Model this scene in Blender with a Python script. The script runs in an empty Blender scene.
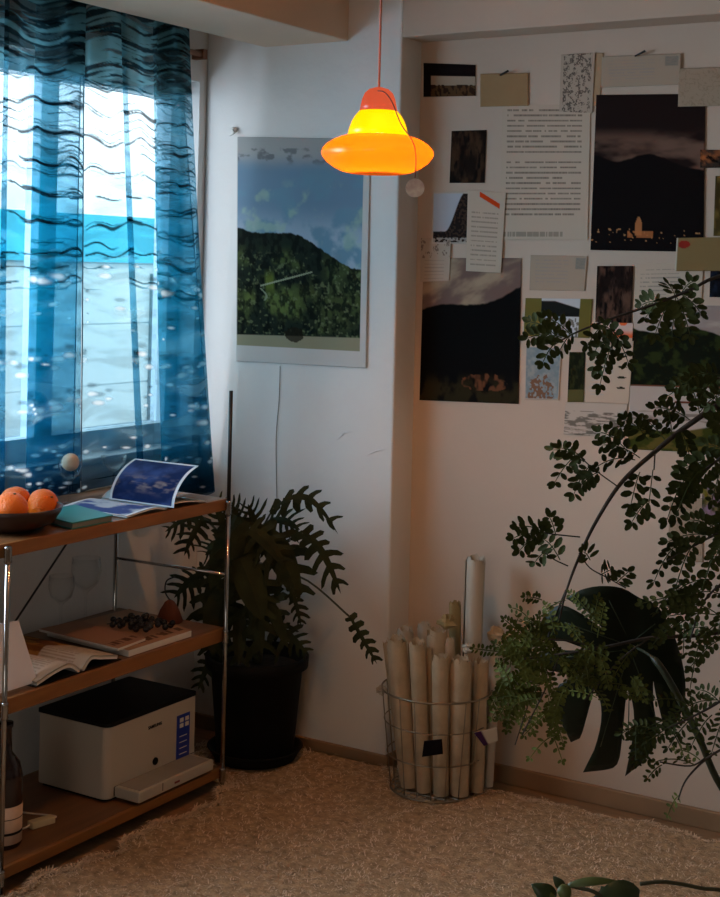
import bpy, bmesh, math, random
import numpy as np
from mathutils import Vector, Matrix
SC = bpy.context.scene
COL = SC.collection
R = random.Random(7)
# ------------------------------------------------------------------ camera
F = 1450.0; CH = 1.45; YAW = math.radians(31.7); ROLL = 0.023; HY = 268.0
FW = Vector((-math.sin(YAW), math.cos(YAW), 0)); RT = Vector((math.cos(YAW), math.sin(YAW), 0)); UP = Vector((0, 0, 1))
C0 = Vector((0, 0, CH)); cr, sr = math.cos(ROLL), math.sin(ROLL)
camd = bpy.data.cameras.new('camera'); cam = bpy.data.objects.new('camera', camd); COL.objects.link(cam)
camd.sensor_fit = 'HORIZONTAL'; camd.sensor_width = 36.0; camd.lens = 36.0 * F / 720.0
camd.shift_y = -(448.5 - HY) / 720.0; camd.clip_start = 0.05
cx = RT * cr + UP * sr; cy = UP * cr - RT * sr
m = Matrix((cx, cy, -FW)).transposed().to_4x4(); m.translation = C0
cam.matrix_world = m
SC.camera = cam
# ------------------------------------------------------------------ world, light, exposure
SC.view_settings.view_transform = 'Standard'; SC.view_settings.look = 'None'
SC.view_settings.gamma = 1.0; SC.view_settings.exposure = 0.0; SC.view_settings.use_curve_mapping = False
w = bpy.data.worlds.new('sky'); SC.world = w; w.use_nodes = True
bg = w.node_tree.nodes['Background']; bg.inputs[0].default_value = (0.88, 0.95, 1.0, 1); bg.inputs[1].default_value = 2.9
def area(name, loc, direction, sx, sy, power, col, portal=False):
    l = bpy.data.lights.new(name, 'AREA'); l.shape = 'RECTANGLE'; l.size = sx; l.size_y = sy; l.energy = power; l.color = col
    if portal: l.cycles.is_portal = True
    o = bpy.data.objects.new(name, l); COL.objects.link(o); o.location = loc
    o.rotation_euler = Vector(direction).to_track_quat('-Z', 'Y').to_euler(); return o
# daylight through the left window opening, plus an added rear fill
area('daylight_portal', (-2.99, 2.4, 1.45), (1, 0, 0), 1.15, 2.4, 1, (1, 1, 1), portal=True)
area('window_daylight', (-3.45, 1.75, 1.55), (1, 1.15, -0.25), 0.9, 1.0, 50, (0.64, 0.80, 1.0))
area('rear_fill_light', (-0.7, -1.42, 1.15), (0, 1, -0.12), 1.5, 1.0, 9.0, (1.0, 0.96, 0.88))  # fill light added behind the camera; the wall there has no opening
sun = bpy.data.lights.new('sun', 'SUN'); sun.energy = 2.2; sun.angle = 0.02; sun.color = (1, 0.96, 0.9)
so = bpy.data.objects.new('sun', sun); COL.objects.link(so); so.rotation_euler = Vector((-0.62, 0.25, -0.75)).to_track_quat('-Z', 'Y').to_euler()

# ------------------------------------------------------------------ helpers
def ray(px, py):
    u = px - 360.0; v = py - HY; a = u * cr + v * sr; b = -u * sr + v * cr
    return FW * F + RT * a - UP * b
def W(px, py, ax, val):          # pixel -> point on the plane axis=val
    r = ray(px, py); return C0 + r * ((val - C0[ax]) / r[ax])
def P(px, py, d):                # pixel -> point at depth d
    return C0 + ray(px, py) * (d / F)
def srgb(c):
    return tuple(((x / 255.0) / 12.92 if x / 255.0 <= 0.04045 else ((x / 255.0 + 0.055) / 1.055) ** 2.4) for x in c)

def mat(name, col, rough=0.6, metal=0.0, var=0.12, scale=8.0, bump=0.0, bscale=60.0, trans=0.0, coat=0.0, spec=0.5, dims=None):
    M = bpy.data.materials.new(name); M.use_nodes = True; nt = M.node_tree; b = nt.nodes['Principled BSDF']
    b.inputs['Roughness'].default_value = rough; b.inputs['Metallic'].default_value = metal
    b.inputs['Specular IOR Level'].default_value = spec
    b.inputs['Transmission Weight'].default_value = trans; b.inputs['Coat Weight'].default_value = coat
    tc = nt.nodes.new('ShaderNodeTexCoord')
    src = tc.outputs['Object']
    if dims:
        mp = nt.nodes.new('ShaderNodeMapping'); mp.inputs['Scale'].default_value = dims; nt.links.new(src, mp.inputs[0]); src = mp.outputs[0]
    n = nt.nodes.new('ShaderNodeTexNoise'); n.inputs['Scale'].default_value = scale; n.inputs['Detail'].default_value = 5
    nt.links.new(src, n.inputs['Vector'])
    rmp = nt.nodes.new('ShaderNodeValToRGB'); rmp.color_ramp.elements[0].position = 0.3; rmp.color_ramp.elements[1].position = 0.7
    rmp.color_ramp.elements[0].color = tuple(c * (1 - var) for c in col) + (1,)
    rmp.color_ramp.elements[1].color = tuple(min(1, c * (1 + var)) for c in col) + (1,)
    nt.links.new(n.outputs['Fac'], rmp.inputs[0]); nt.links.new(rmp.outputs[0], b.inputs['Base Color'])
    if bump:
        n2 = nt.nodes.new('ShaderNodeTexNoise'); n2.inputs['Scale'].default_value = bscale; n2.inputs['Detail'].default_value = 4
        nt.links.new(src, n2.inputs['Vector'])
        bp = nt.nodes.new('ShaderNodeBump'); bp.inputs['Strength'].default_value = bump; bp.inputs['Distance'].default_value = 0.01
        nt.links.new(n2.outputs['Fac'], bp.inputs['Height']); nt.links.new(bp.outputs[0], b.inputs['Normal'])
    return M
def vmat(name, rough=0.6, spec=0.3):   # colours come from the print's own colour attribute
    M = bpy.data.materials.new(name); M.use_nodes = True; nt = M.node_tree; b = nt.nodes['Principled BSDF']
    a = nt.nodes.new('ShaderNodeAttribute'); a.attribute_name = 'Col'
    nt.links.new(a.outputs['Color'], b.inputs['Base Color']); b.inputs['Roughness'].default_value = rough
    b.inputs['Specular IOR Level'].default_value = spec
    return M

class MB:
    def __init__(s): s.v = []; s.f = []
    def add(s, vs, fs):
        k = len(s.v); s.v += [tuple(x) for x in vs]; s.f += [tuple(i + k for i in f) for f in fs]; return s
    def box(s, a, b):
        x0, y0, z0 = a; x1, y1, z1 = b
        v = [(x0, y0, z0), (x1, y0, z0), (x1, y1, z0), (x0, y1, z0), (x0, y0, z1), (x1, y0, z1), (x1, y1, z1), (x0, y1, z1)]
        return s.add(v, [(0, 3, 2, 1), (4, 5, 6, 7), (0, 1, 5, 4), (1, 2, 6, 5), (2, 3, 7, 6), (3, 0, 4, 7)])
    def hexa(s, q0, q1):   # two quads
        return s.add(list(q0) + list(q1), [(0, 3, 2, 1), (4, 5, 6, 7), (0, 1, 5, 4), (1, 2, 6, 5), (2, 3, 7, 6), (3, 0, 4, 7)])
    def tube(s, pts, rad, n=8, caps=True):
        pts = [Vector(p) for p in pts]; rs = rad if isinstance(rad, (list, tuple)) else [rad] * len(pts)
        ring = []; T0 = (pts[1] - pts[0]).normalized(); a = Vector((0, 0, 1)) if abs(T0.z) < 0.9 else Vector((1, 0, 0))
        N = T0.cross(a).normalized(); vs = []; fs = []
        for i, p in enumerate(pts):
            T = (pts[min(i + 1, len(pts) - 1)] - pts[max(i - 1, 0)]).normalized()
            N = (N - T * N.dot(T)); N = N.normalized() if N.length > 1e-6 else T.orthogonal().normalized(); B = T.cross(N)
            for k in range(n):
                t = 2 * math.pi * k / n; vs.append(p + (N * math.cos(t) + B * math.sin(t)) * rs[i])
        for i in range(len(pts) - 1):
            for k in range(n):
                fs.append((i * n + k, i * n + (k + 1) % n, (i + 1) * n + (k + 1) % n, (i + 1) * n + k))
        if caps: fs.append(tuple(range(n))[::-1]); fs.append(tuple((len(pts) - 1) * n + k for k in range(n)))
        return s.add(vs, fs)
    def ring(s, c, r, tr, n=40, m_=8, normal=(0, 0, 1), sx=1.0):
        nn = Vector(normal).normalized(); a = nn.orthogonal().normalized(); b = nn.cross(a); vs = []; fs = []
        for i in range(n):
            t = 2 * math.pi * i / n; d = a * math.cos(t) + b * math.sin(t); p = Vector(c) + d * r
            for k in range(m_):
                q = 2 * math.pi * k / m_; vs.append(p + d * tr * math.cos(q) + nn * tr * math.sin(q))
        for i in range(n):
            for k in range(m_):
                fs.append((i * m_ + k, ((i + 1) % n) * m_ + k, ((i + 1) % n) * m_ + (k + 1) % m_, i * m_ + (k + 1) % m_))
        return s.add(vs, fs)
    def lathe(s, prof, c=(0, 0, 0), n=40, closed=False):
        c = Vector(c); vs = []; fs = []; m_ = len(prof)
        for i in range(n):
            t = 2 * math.pi * i / n
            for r, z in prof: vs.append(c + Vector((r * math.cos(t), r * math.sin(t), z)))
        for i in range(n):
            j = (i + 1) % n
            for k in range(m_ - 1 + (1 if closed else 0)):
                k2 = (k + 1) % m_; fs.append((i * m_ + k, j * m_ + k, j * m_ + k2, i * m_ + k2))
        return s.add(vs, fs)
    def build(s, name, material, parent=None, smooth=False, bevel=0.0, origin=None, subsurf=0, solid=0.0):
        base = Vector(origin) if origin is not None else None
        if parent is not None:
            base = Vector(parent['_o']) if '_o' in parent else Vector((0, 0, 0))
        elif base is None:
            a = np.array([tuple(x) for x in s.v]); mn, mx = a.min(0), a.max(0)
            base = Vector(((mn[0] + mx[0]) / 2, (mn[1] + mx[1]) / 2, mn[2]))
        me = bpy.data.meshes.new(name)
        me.from_pydata([tuple(Vector(v) - base) for v in s.v], [], s.f); me.update()
        bm = bmesh.new(); bm.from_mesh(me); bmesh.ops.remove_doubles(bm, verts=bm.verts, dist=1e-6)
        bmesh.ops.recalc_face_normals(bm, faces=bm.faces); bm.to_mesh(me); bm.free()
        if smooth:
            me.polygons.foreach_set('use_smooth', [True] * len(me.polygons))
        me.materials.append(material)
        o = bpy.data.objects.new(name, me); COL.objects.link(o)
        if parent is not None: o.parent = parent; o['_o'] = tuple(base)
        else: o.location = base; o['_o'] = tuple(base)
        if bevel:
            md = o.modifiers.new('bevel', 'BEVEL'); md.width = bevel; md.segments = 2; md.limit_method = 'ANGLE'
        if solid:
            md = o.modifiers.new('solid', 'SOLIDIFY'); md.thickness = solid; md.offset = 0
        if subsurf:
            md = o.modifiers.new('sub', 'SUBSURF'); md.levels = subsurf; md.render_levels = subsurf
        return o
def tag(o, label=None, cat=None, group=None, kind=None):
    if label: o['label'] = label
    if cat: o['category'] = cat
    if group: o['group'] = group
    if kind: o['kind'] = kind
    return o
def empty(name, loc, label, cat, group=None):
    o = bpy.data.objects.new(name, None); COL.objects.link(o); o.location = loc; o['_o'] = tuple(loc); o.empty_display_size = 0.05
    return tag(o, label, cat, group)
def cmr(pts, n=6):   # catmull-rom through points
    pts = [Vector(p) for p in pts]; out = []
    for i in range(len(pts) - 1):
        p0 = pts[max(i - 1, 0)]; p1 = pts[i]; p2 = pts[i + 1]; p3 = pts[min(i + 2, len(pts) - 1)]
        for k in range(n):
            t = k / n; out.append(0.5 * ((2 * p1) + (p2 - p0) * t + (2 * p0 - 5 * p1 + 4 * p2 - p3) * t * t + (3 * p1 - p0 - 3 * p2 + p3) * t ** 3))
    out.append(pts[-1]); return out
# numpy value noise
def vnoise(x, y, seed=0):
    xi = np.floor(x).astype(np.int64); yi = np.floor(y).astype(np.int64); fx = x - xi; fy = y - yi
    def h(a, b):
        n = (a * 374761393 + b * 668265263 + seed * 974634777) & 0xffffffff
        n = ((n ^ (n >> 13)) * 1274126177) & 0xffffffff; return ((n ^ (n >> 16)) & 0xffff) / 65535.0
    ux = fx * fx * (3 - 2 * fx); uy = fy * fy * (3 - 2 * fy)
    return (h(xi, yi) * (1 - ux) + h(xi + 1, yi) * ux) * (1 - uy) + (h(xi, yi + 1) * (1 - ux) + h(xi + 1, yi + 1) * ux) * uy
def fbm(x, y, o=4, seed=0):
    r = 0; a = 0.5; t = 0
    for i in range(o): r = r + a * vnoise(x * 2 ** i, y * 2 ** i, seed + i * 17); t += a; a *= 0.5
    return r / t
def sm(a, b, x): t = np.clip((x - a) / (b - a), 0, 1); return t * t * (3 - 2 * t)
def mixc(a, b, t): return a * (1 - t[..., None]) + b * t[..., None]
def col3(c): return np.array(srgb(c))

def sheet(name, q, res, fn, material, parent=None, off=0.0, bulge=0.0, th=0.0008, curl=0.0, seed=0, nrm=None):
    """printed paper: q = TL,TR,BR,BL world points; fn(u,v)->rgb (linear); u right, v down"""
    nu, nv = res; u, v = np.meshgrid(np.linspace(0, 1, nu), np.linspace(0, 1, nv))
    q = [np.array(x) for x in q]; U = u[..., None]; V = v[..., None]
    pos = (q[0] * (1 - U) + q[1] * U) * (1 - V) + (q[3] * (1 - U) + q[2] * U) * V
    if nrm is None:
        nrm = np.cross(q[3] - q[0], q[1] - q[0]); nrm = nrm / np.linalg.norm(nrm)
    nrm = np.array(nrm)
    wv = bulge * (0.5 + 0.5 * np.sin(u * 5 + seed) * np.cos(v * 4 + seed * 2)) + curl * (np.abs(v - 0.1) ** 3)
    pos = pos + nrm * (off + wv)[..., None]
    rgb = np.clip(fn(u, v), 0, 1) * np.ones((nv, nu, 3))
    base = np.array(parent['_o']) if parent is not None else np.array(pos.reshape(-1, 3).mean(0))
    top = pos.reshape(-1, 3); bot = (pos - nrm * th).reshape(-1, 3); N = nu * nv
    me = bpy.data.meshes.new(name)
    idx = np.arange(N).reshape(nv, nu); a = idx[:-1, :-1].ravel(); b = idx[:-1, 1:].ravel(); c = idx[1:, 1:].ravel(); d = idx[1:, :-1].ravel()
    f1 = np.stack([a, d, c, b], 1); f2 = np.stack([a, b, c, d], 1) + N
    bd = np.concatenate([idx[0, :], idx[1:, -1], idx[-1, ::-1][1:], idx[::-1, 0][1:]])
    f3 = np.stack([bd[:-1], bd[1:], bd[1:] + N, bd[:-1] + N], 1)
    f = np.concatenate([f1, f2, f3])
    me.from_pydata((np.concatenate([top, bot]) - base).tolist(), [], f.tolist()); me.update()
    at = me.attributes.new('Col', 'FLOAT_COLOR', 'POINT')
    cc = np.ones((2 * N, 4)); cc[:N, :3] = rgb.reshape(-1, 3); cc[N:, :3] = 0.55
    at.data.foreach_set('color', cc.ravel()); me.materials.append(material)
    me.polygons.foreach_set('use_smooth', [True] * len(me.polygons))
    o = bpy.data.objects.new(name, me); COL.objects.link(o)
    if parent is not None: o.parent = parent
    else: o.location = base
    o['_o'] = tuple(base); return o

# ------------------------------------------------------------------ materials
M_wall = mat('wall_plaster', srgb((232, 229, 224)), 0.85, var=0.05, scale=2.5, bump=0.35, bscale=14)
M_wallC = mat('alcove_plaster', srgb((204, 184, 165)), 0.85, var=0.05, scale=2.5, bump=0.25, bscale=14)
M_ceil = mat('lamp_tinted_ceiling', srgb((222, 196, 170)), 0.9, var=0.04, scale=3)  # base colour warmed to stand in for lamplight on the beam face
M_floor = mat('floor_board', srgb((148, 116, 84)), 0.6, var=0.2, scale=5, dims=(1, 12, 1))
M_base = mat('baseboard_wood', srgb((150, 118, 86)), 0.6, var=0.15, scale=6)
M_frame = mat('window_frame_paint', srgb((215, 220, 225)), 0.4, var=0.03)
M_ext = mat('neighbour_siding', srgb((196, 198, 198)), 0.8, var=0.04, scale=1.0)
M_extblue = mat('neighbour_blue_fascia', srgb((70, 175, 200)), 0.7, var=0.1, scale=2)
M_grey = mat('neighbour_grey', srgb((110, 112, 112)), 0.8, var=0.1, scale=2)
M_wood = mat('shelf_top_laminate', srgb((118, 80, 48)), 0.42, var=0.22, scale=4, dims=(9, 0.9, 9))
M_edge = mat('shelf_edge_wood', srgb((142, 92, 44)), 0.5, var=0.18, scale=6, dims=(6, 1, 9))
M_chrome = mat('chrome', (0.42, 0.41, 0.40), 0.15, metal=1.0, var=0.03)
M_dkmetal = mat('dark_rod', (0.05, 0.05, 0.05), 0.4, metal=0.8, var=0.05)
M_white = mat('printer_white', srgb((190, 182, 168)), 0.45, var=0.02)
M_black = mat('black_plastic', (0.004, 0.004, 0.005), 0.6, var=0.1, spec=.2)
M_blue = mat('blue_sticker', srgb((20, 55, 160)), 0.4, var=0.05)
M_paperw = mat('white_paper', srgb((225, 222, 214)), 0.7, var=0.03)
M_roll = mat('kraft_roll_paper', srgb((190, 168, 138)), 0.85, var=0.22, scale=14, bump=0.4, bscale=25)
M_rolly = mat('yellowed_roll_paper', srgb((160, 138, 92)), 0.75, var=0.15, scale=10, bump=0.3, bscale=25)
M_rollw = mat('grey_white_roll_paper', srgb((196, 184, 166)), 0.7, var=0.08, scale=10)
M_wire = mat('basket_wire', (0.30, 0.25, 0.18), 0.35, metal=0.9, var=0.1)
M_pot = mat('black_pot', (0.006, 0.006, 0.006), 0.7, var=0.2, spec=.2)
M_soil = mat('soil', (0.02, 0.013, 0.008), 0.95, var=0.4, scale=40, bump=1)
M_leafA = mat('dark_lobed_leaf', (0.028, 0.033, 0.011), 0.6, var=0.45, scale=12, spec=0.15)
M_stemA = mat('plant_stem', (0.045, 0.045, 0.018), 0.6, var=0.2)
M_leafB = mat('pinnate_leaf', (0.048, 0.062, 0.018), 0.6, var=0.4, scale=9, spec=0.12)
M_leafB2 = mat('young_pinnate_leaf', (0.095, 0.112, 0.026), 0.6, var=0.6, scale=13, spec=0.12)
M_bark = mat('bark', (0.035, 0.024, 0.016), 0.8, var=0.3, bump=0.5)
M_mon = mat('monstera_leaf', (0.006, 0.013, 0.006), 0.45, var=0.3, scale=6, spec=0.22)
M_orange = mat('orange_peel', srgb((255, 116, 2)), 0.4, var=0.08, scale=14, bump=0.5, bscale=220)
M_calyx = mat('orange_stem_end', (0.06, 0.07, 0.02), 0.8)
M_bowl = mat('dark_bowl', (0.035, 0.014, 0.010), 0.35, var=0.2)
M_teal = mat('teal_cover', srgb((45, 130, 125)), 0.5, var=0.08)
M_print = vmat('printed_paper', 0.75, 0.08)
M_matte = vmat('matte_printed_paper', 0.9, 0.1)
M_cloth_rod = mat('curtain_rod', srgb((140, 90, 60)), 0.5)
M_brown = mat('brown_felt', srgb((95, 45, 22)), 0.8)
M_cream = mat('cream_plastic', srgb((215, 200, 160)), 0.5)
M_ball = mat('pale_wood_ball', srgb((215, 190, 160)), 0.6, var=0.05)
M_pin = mat('pin_metal', (0.03, 0.03, 0.03), 0.4, metal=0.5)
M_rosy = mat('rosy_cord', srgb((200, 120, 95)), 0.6)
M_green = mat('olive_card', srgb((160, 145, 75)), 0.7)
def glassmat():
    M = bpy.data.materials.new('clear_glass'); M.use_nodes = True; nt = M.node_tree; nt.nodes.clear()
    o = nt.nodes.new('ShaderNodeOutputMaterial'); mx = nt.nodes.new('ShaderNodeMixShader'); g = nt.nodes.new('ShaderNodeBsdfGlossy'); t = nt.nodes.new('ShaderNodeBsdfTransparent')
    g.inputs['Roughness'].default_value = 0.03; fr = nt.nodes.new('ShaderNodeLayerWeight'); fr.inputs[0].default_value = .35
    t.inputs[0].default_value = (0.985, 0.99, 0.99, 1)
    pw = nt.nodes.new('ShaderNodeMath'); pw.operation = 'POWER'; pw.inputs[1].default_value = 2.4; nt.links.new(fr.outputs['Facing'], pw.inputs[0]); nt.links.new(pw.outputs[0], mx.inputs[0]); nt.links.new(t.outputs[0], mx.inputs[1]); nt.links.new(g.outputs[0], mx.inputs[2]); nt.links.new(mx.outputs[0], o.inputs[0])
    return M
M_glass = glassmat()
def glow(name, col, strength, tcol):
    M = bpy.data.materials.new(name); M.use_nodes = True; nt = M.node_tree; nt.nodes.clear()
    o = nt.nodes.new('ShaderNodeOutputMaterial'); e = nt.nodes.new('ShaderNodeEmission'); e.inputs[0].default_value = col + (1,); e.inputs[1].default_value = strength
    t = nt.nodes.new('ShaderNodeBsdfTranslucent'); t.inputs[0].default_value = tcol + (1,)
    g = nt.nodes.new('ShaderNodeBsdfGlossy'); g.inputs['Roughness'].default_value = 0.25; mx = nt.nodes.new('ShaderNodeMixShader'); mx.inputs[0].default_value = 0.05
    tc = nt.nodes.new('ShaderNodeTexCoord'); n = nt.nodes.new('ShaderNodeTexNoise'); n.inputs['Scale'].default_value = 6
    mm = nt.nodes.new('ShaderNodeMath'); mm.operation = 'MULTIPLY_ADD'; mm.inputs[1].default_value = strength * 0.3; mm.inputs[2].default_value = strength * 0.85
    nt.links.new(tc.outputs['Object'], n.inputs['Vector']); nt.links.new(n.outputs['Fac'], mm.inputs[0]); nt.links.new(mm.outputs[0], e.inputs[1])
    a = nt.nodes.new('ShaderNodeAddShader'); nt.links.new(t.outputs[0], mx.inputs[1]); nt.links.new(g.outputs[0], mx.inputs[2])
    nt.links.new(e.outputs[0], a.inputs[0]); nt.links.new(mx.outputs[0], a.inputs[1]); nt.links.new(a.outputs[0], o.inputs[0])
    return M

# ------------------------------------------------------------------ room
XA, YB, XP, YC, ZL, ZC = -2.82, 3.622, -2.112, 3.737, 2.12, 2.47
XR, YR = 2.3, -1.5
def struct(mb, name, m_, **k): return tag(mb.build(name, m_, **k), kind='structure')
b = MB(); wy0, wy1, wz0, wz1 = 1.2, 3.588, 0.885, 2.02
b.box((XA - .1, YR, 0), (XA, YB + .3, wz0)); b.box((XA - .1, YR, wz1), (XA, YB + .3, ZC)); b.box((XA - .1, YR, wz0), (XA, wy0, wz1)); b.box((XA - .1, wy1, wz0), (XA, YB + .3, wz1))
struct(b, 'wall_left', M_wall)
struct(MB().box((XA, YB, 0), (XP, YB + .3, ZC)), 'wall_back', M_wall, bevel=0.006)
struct(MB().box((XP, YC, 0), (XR, YC + .15, ZC)), 'wall_alcove', M_wallC)
struct(MB().box((XP, YB, ZL), (XR, YC, ZC)), 'trim_1', M_wallC, bevel=0.004)
struct(MB().box((-2.6, YR, ZL), (-2.295, YB, ZC)), 'trim_2', M_ceil, bevel=0.004)
struct(MB().box((XA, YR, 2.3), (-2.6, YB, ZC)), 'trim_3', M_ceil)
struct(MB().box((XR, YR, 0), (XR + .1, YC, ZC)), 'wall_right', M_wallC)
struct(MB().box((XA - .1, YR - .1, 0), (XR + .1, YR, ZC)), 'wall_front', M_wallC)
struct(MB().box((XA - .1, YR - .1, ZC), (XR + .1, YB + .3, ZC + .1)), 'ceiling', M_ceil)
struct(MB().box((XA - .1, YR - .1, -.08), (XR + .1, YB + .3, 0)), 'floor', M_floor)
struct(MB().box((XP, YC - .014, 0), (XR, YC, .05)), 'baseboard_alcove', M_base, bevel=0.003)
struct(MB().box((XA, YB - .012, 0), (XP, YB, .045)).box((XP, YB - .012, 0), (XP + .012, YC - .014, .045)), 'baseboard_back', M_base, bevel=0.003)
struct(MB().box((XA, YR, 0), (XA + .012, YB - .012, .05)), 'baseboard_left', M_base)
# window 1: frames, sash, glass, sill
wf = bpy.data.objects.new('window_1', None); COL.objects.link(wf); wf.location = (-2.9, 2.5, 0.9); wf['_o'] = (-2.9, 2.5, 0.9); wf['kind'] = 'structure'
b = MB(); fx0, fx1 = -2.95, -2.89
b.box((fx0, wy0, .885), (fx1, wy1, .955)); b.box((fx0, wy0, 1.97), (fx1, wy1, wz1)); b.box((fx0, wy0, .955), (fx1, wy0 + .05, 1.97)); b.box((fx0, wy1 - .05, .955), (fx1, wy1, 1.97))
b.build('window_frame', M_frame, wf, bevel=0.003)
b = MB()
for y in (3.0, 2.25): b.box((-2.94, y - .035, .955), (-2.885, y + .035, 1.97))
b.build('sash_stile', M_frame, wf, bevel=0.003)
MB().box((-2.915, wy0 + .05, .955), (-2.911, 2.965, 1.97)).box((-2.925, 3.035, .955), (-2.921, wy1 - .05, 1.97)).build('pane', M_glass, wf)
MB().box((-2.89, wy0, .872), (-2.805, wy1, .892)).build('window_sill', M_frame, wf, bevel=0.004)
# neighbour outside
bd = empty('neighbour_building', (-4.45, 3.5, 0), 'pale sided building wall outside the window, seen through the curtain', 'building')
b = MB()
for k in range(6): b.box((-4.5, -1.5, -.2 + k * .275), (-4.42, 9.5, -.2 + k * .275 + .268))
b.box((-4.6, -1.5, -.3), (-4.426, 9.5, 1.45)); b.build('siding', M_ext, bd)
MB().box((-4.6, -1.5, 1.45), (-4.40, 9.5, 1.66)).build('fascia', M_extblue, bd)
MB().box((-4.47, 5.28, .7), (-4.395, 5.6, 1.4)).build('shutter_post', M_grey, bd)
tag(MB().box((-5, -2, -.5), (XA - .12, 10, -.3)).build('ground_outside', M_grey), kind='structure')

# ------------------------------------------------------------------ rug (shag)
def make_rug():
    rs = np.random.RandomState(3)
    root = empty('shag_rug', (-1.2, 2.6, 0), 'cream shaggy rug covering the floor', 'rug')
    ylim = lambda x: np.where(x < -2.1, 3.588, 3.600 + 0.02 * (x + 2.1) + 0.012 * np.sin(x * 23) + 0.008 * np.sin(x * 61))
    xlim = lambda y: np.where(y > 3.235, -2.66, -2.355 + 0.02 * np.sin(y * 17) + 0.012 * np.sin(y * 47))
    NX, NY = 260, 240
    xs = np.linspace(0, 1, NX); ys = np.linspace(0, 1, NY)
    Y0 = 1.2; vv = []
    gy, gx = np.meshgrid(ys, xs, indexing='ij')
    # two pieces: the main field and the tongue beneath the plant pot
    def piece(x0f, x1, y0, y1f, nx, ny):
        u, v = np.meshgrid(np.linspace(0, 1, nx), np.linspace(0, 1, ny)); Yg = y0 + v * (3.6 - y0)
        Xg = x0f(Yg) * (1 - u) + x1 * u; Yg = y0 + v * (y1f(Xg) - y0)
        h = 0.010 + 0.011 * fbm(Xg * 60, Yg * 60, 3, 1) + 0.010 * fbm(Xg * 7, Yg * 7, 3, 4)
        h = h * sm(0, .01, u + (x1 > 0) * 0) * 1 + 0.002
        return Xg, Yg, h
    Xg, Yg, h = piece(lambda y: xlim(np.minimum(y, 3.23)), 0.6, Y0, ylim, NX, NY)
    b = MB()
    def grid(Xg, Yg, h):
        ny, nx = Xg.shape; v = np.stack([Xg, Yg, h], -1).reshape(-1, 3).tolist(); idx = np.arange(nx * ny).reshape(ny, nx)
        f = np.stack([idx[:-1, :-1].ravel(), idx[:-1, 1:].ravel(), idx[1:, 1:].ravel(), idx[1:, :-1].ravel()], 1).tolist()
        b.add(v, f)
    grid(Xg, Yg, h)
    u, v = np.meshgrid(np.linspace(0, 1, 40), np.linspace(0, 1, 50)); X2 = -2.66 + u * .31; Y2 = 3.235 + v * (3.588 - 3.235)
    grid(X2, Y2, 0.008 + 0.012 * fbm(X2 * 60, Y2 * 60, 3, 1))
    M = mat('shag_pile', srgb((226, 200, 170)), 0.95, var=0.2, scale=70, bump=0.8, bscale=120, spec=0.1)
    M2 = mat('rug_backing_wool', srgb((184, 154, 120)), 0.95, var=0.35, scale=45, bump=0.8, bscale=160, spec=0.05); b.build('rug_backing', M2, root, smooth=True)
    # strands
    n = 70000
    X = rs.uniform(-2.66, 0.1, n); Y = rs.uniform(1.9, 3.61, n)
    ok = (Y < ylim(X)) & (X > xlim(Y)); X = X[ok]; Y = Y[ok]
    ne = 3500; xe = rs.uniform(-2.1, -.6, ne); X = np.concatenate([X, xe]); Y = np.concatenate([Y, ylim(xe) - rs.uniform(0, .01, ne)])
    ye = rs.uniform(1.9, 3.23, 2500); X = np.concatenate([X, xlim(ye) + rs.uniform(0, .01, 2500)]); Y = np.concatenate([Y, ye])
    # keep strands off the pot and basket footprints
    pot = np.hypot(X + 2.456, Y - 3.455) > .128; bas = np.hypot(X + 1.9, Y - 3.535) > .115; X = X[pot & bas]; Y = Y[pot & bas]
    n = len(X); ang = fbm(X * 5, Y * 5, 3, 9) * 14 + rs.normal(0, .9, n); L = rs.uniform(.012, .030, n); el = rs.uniform(.15, .8, n)
    dx = np.cos(ang); dy = np.sin(ang); wdt = .0016
    z0 = 0.012 + 0.010 * fbm(X * 7, Y * 7, 3, 4)
    p = np.stack([X, Y, z0], 1); d1 = np.stack([dx * np.cos(el), dy * np.cos(el), np.sin(el)], 1); sd = np.stack([-dy, dx, 0 * dx], 1) * wdt
    mid = p + d1 * L[:, None] * .55; end = mid + np.stack([dx, dy, -0.15 * np.ones(n)], 1) * L[:, None] * .5; end[:, 2] = np.maximum(end[:, 2], .004)
    vs = np.stack([p - sd, p + sd, mid + sd * .8, mid - sd * .8, end], 1).reshape(-1, 3)
    k = np.arange(n) * 5; me = bpy.data.meshes.new('pile')
    q = np.stack([k, k + 1, k + 2, k + 3], 1).tolist() + np.stack([k + 3, k + 2, k + 4], 1).tolist()
    o0 = np.array(root['_o']); me.from_pydata((vs - o0).tolist(), [], q); me.materials.append(M)
    o = bpy.data.objects.new('pile', me); COL.objects.link(o); o.parent = root; o['kind'] = 'stuff'
make_rug()

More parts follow.
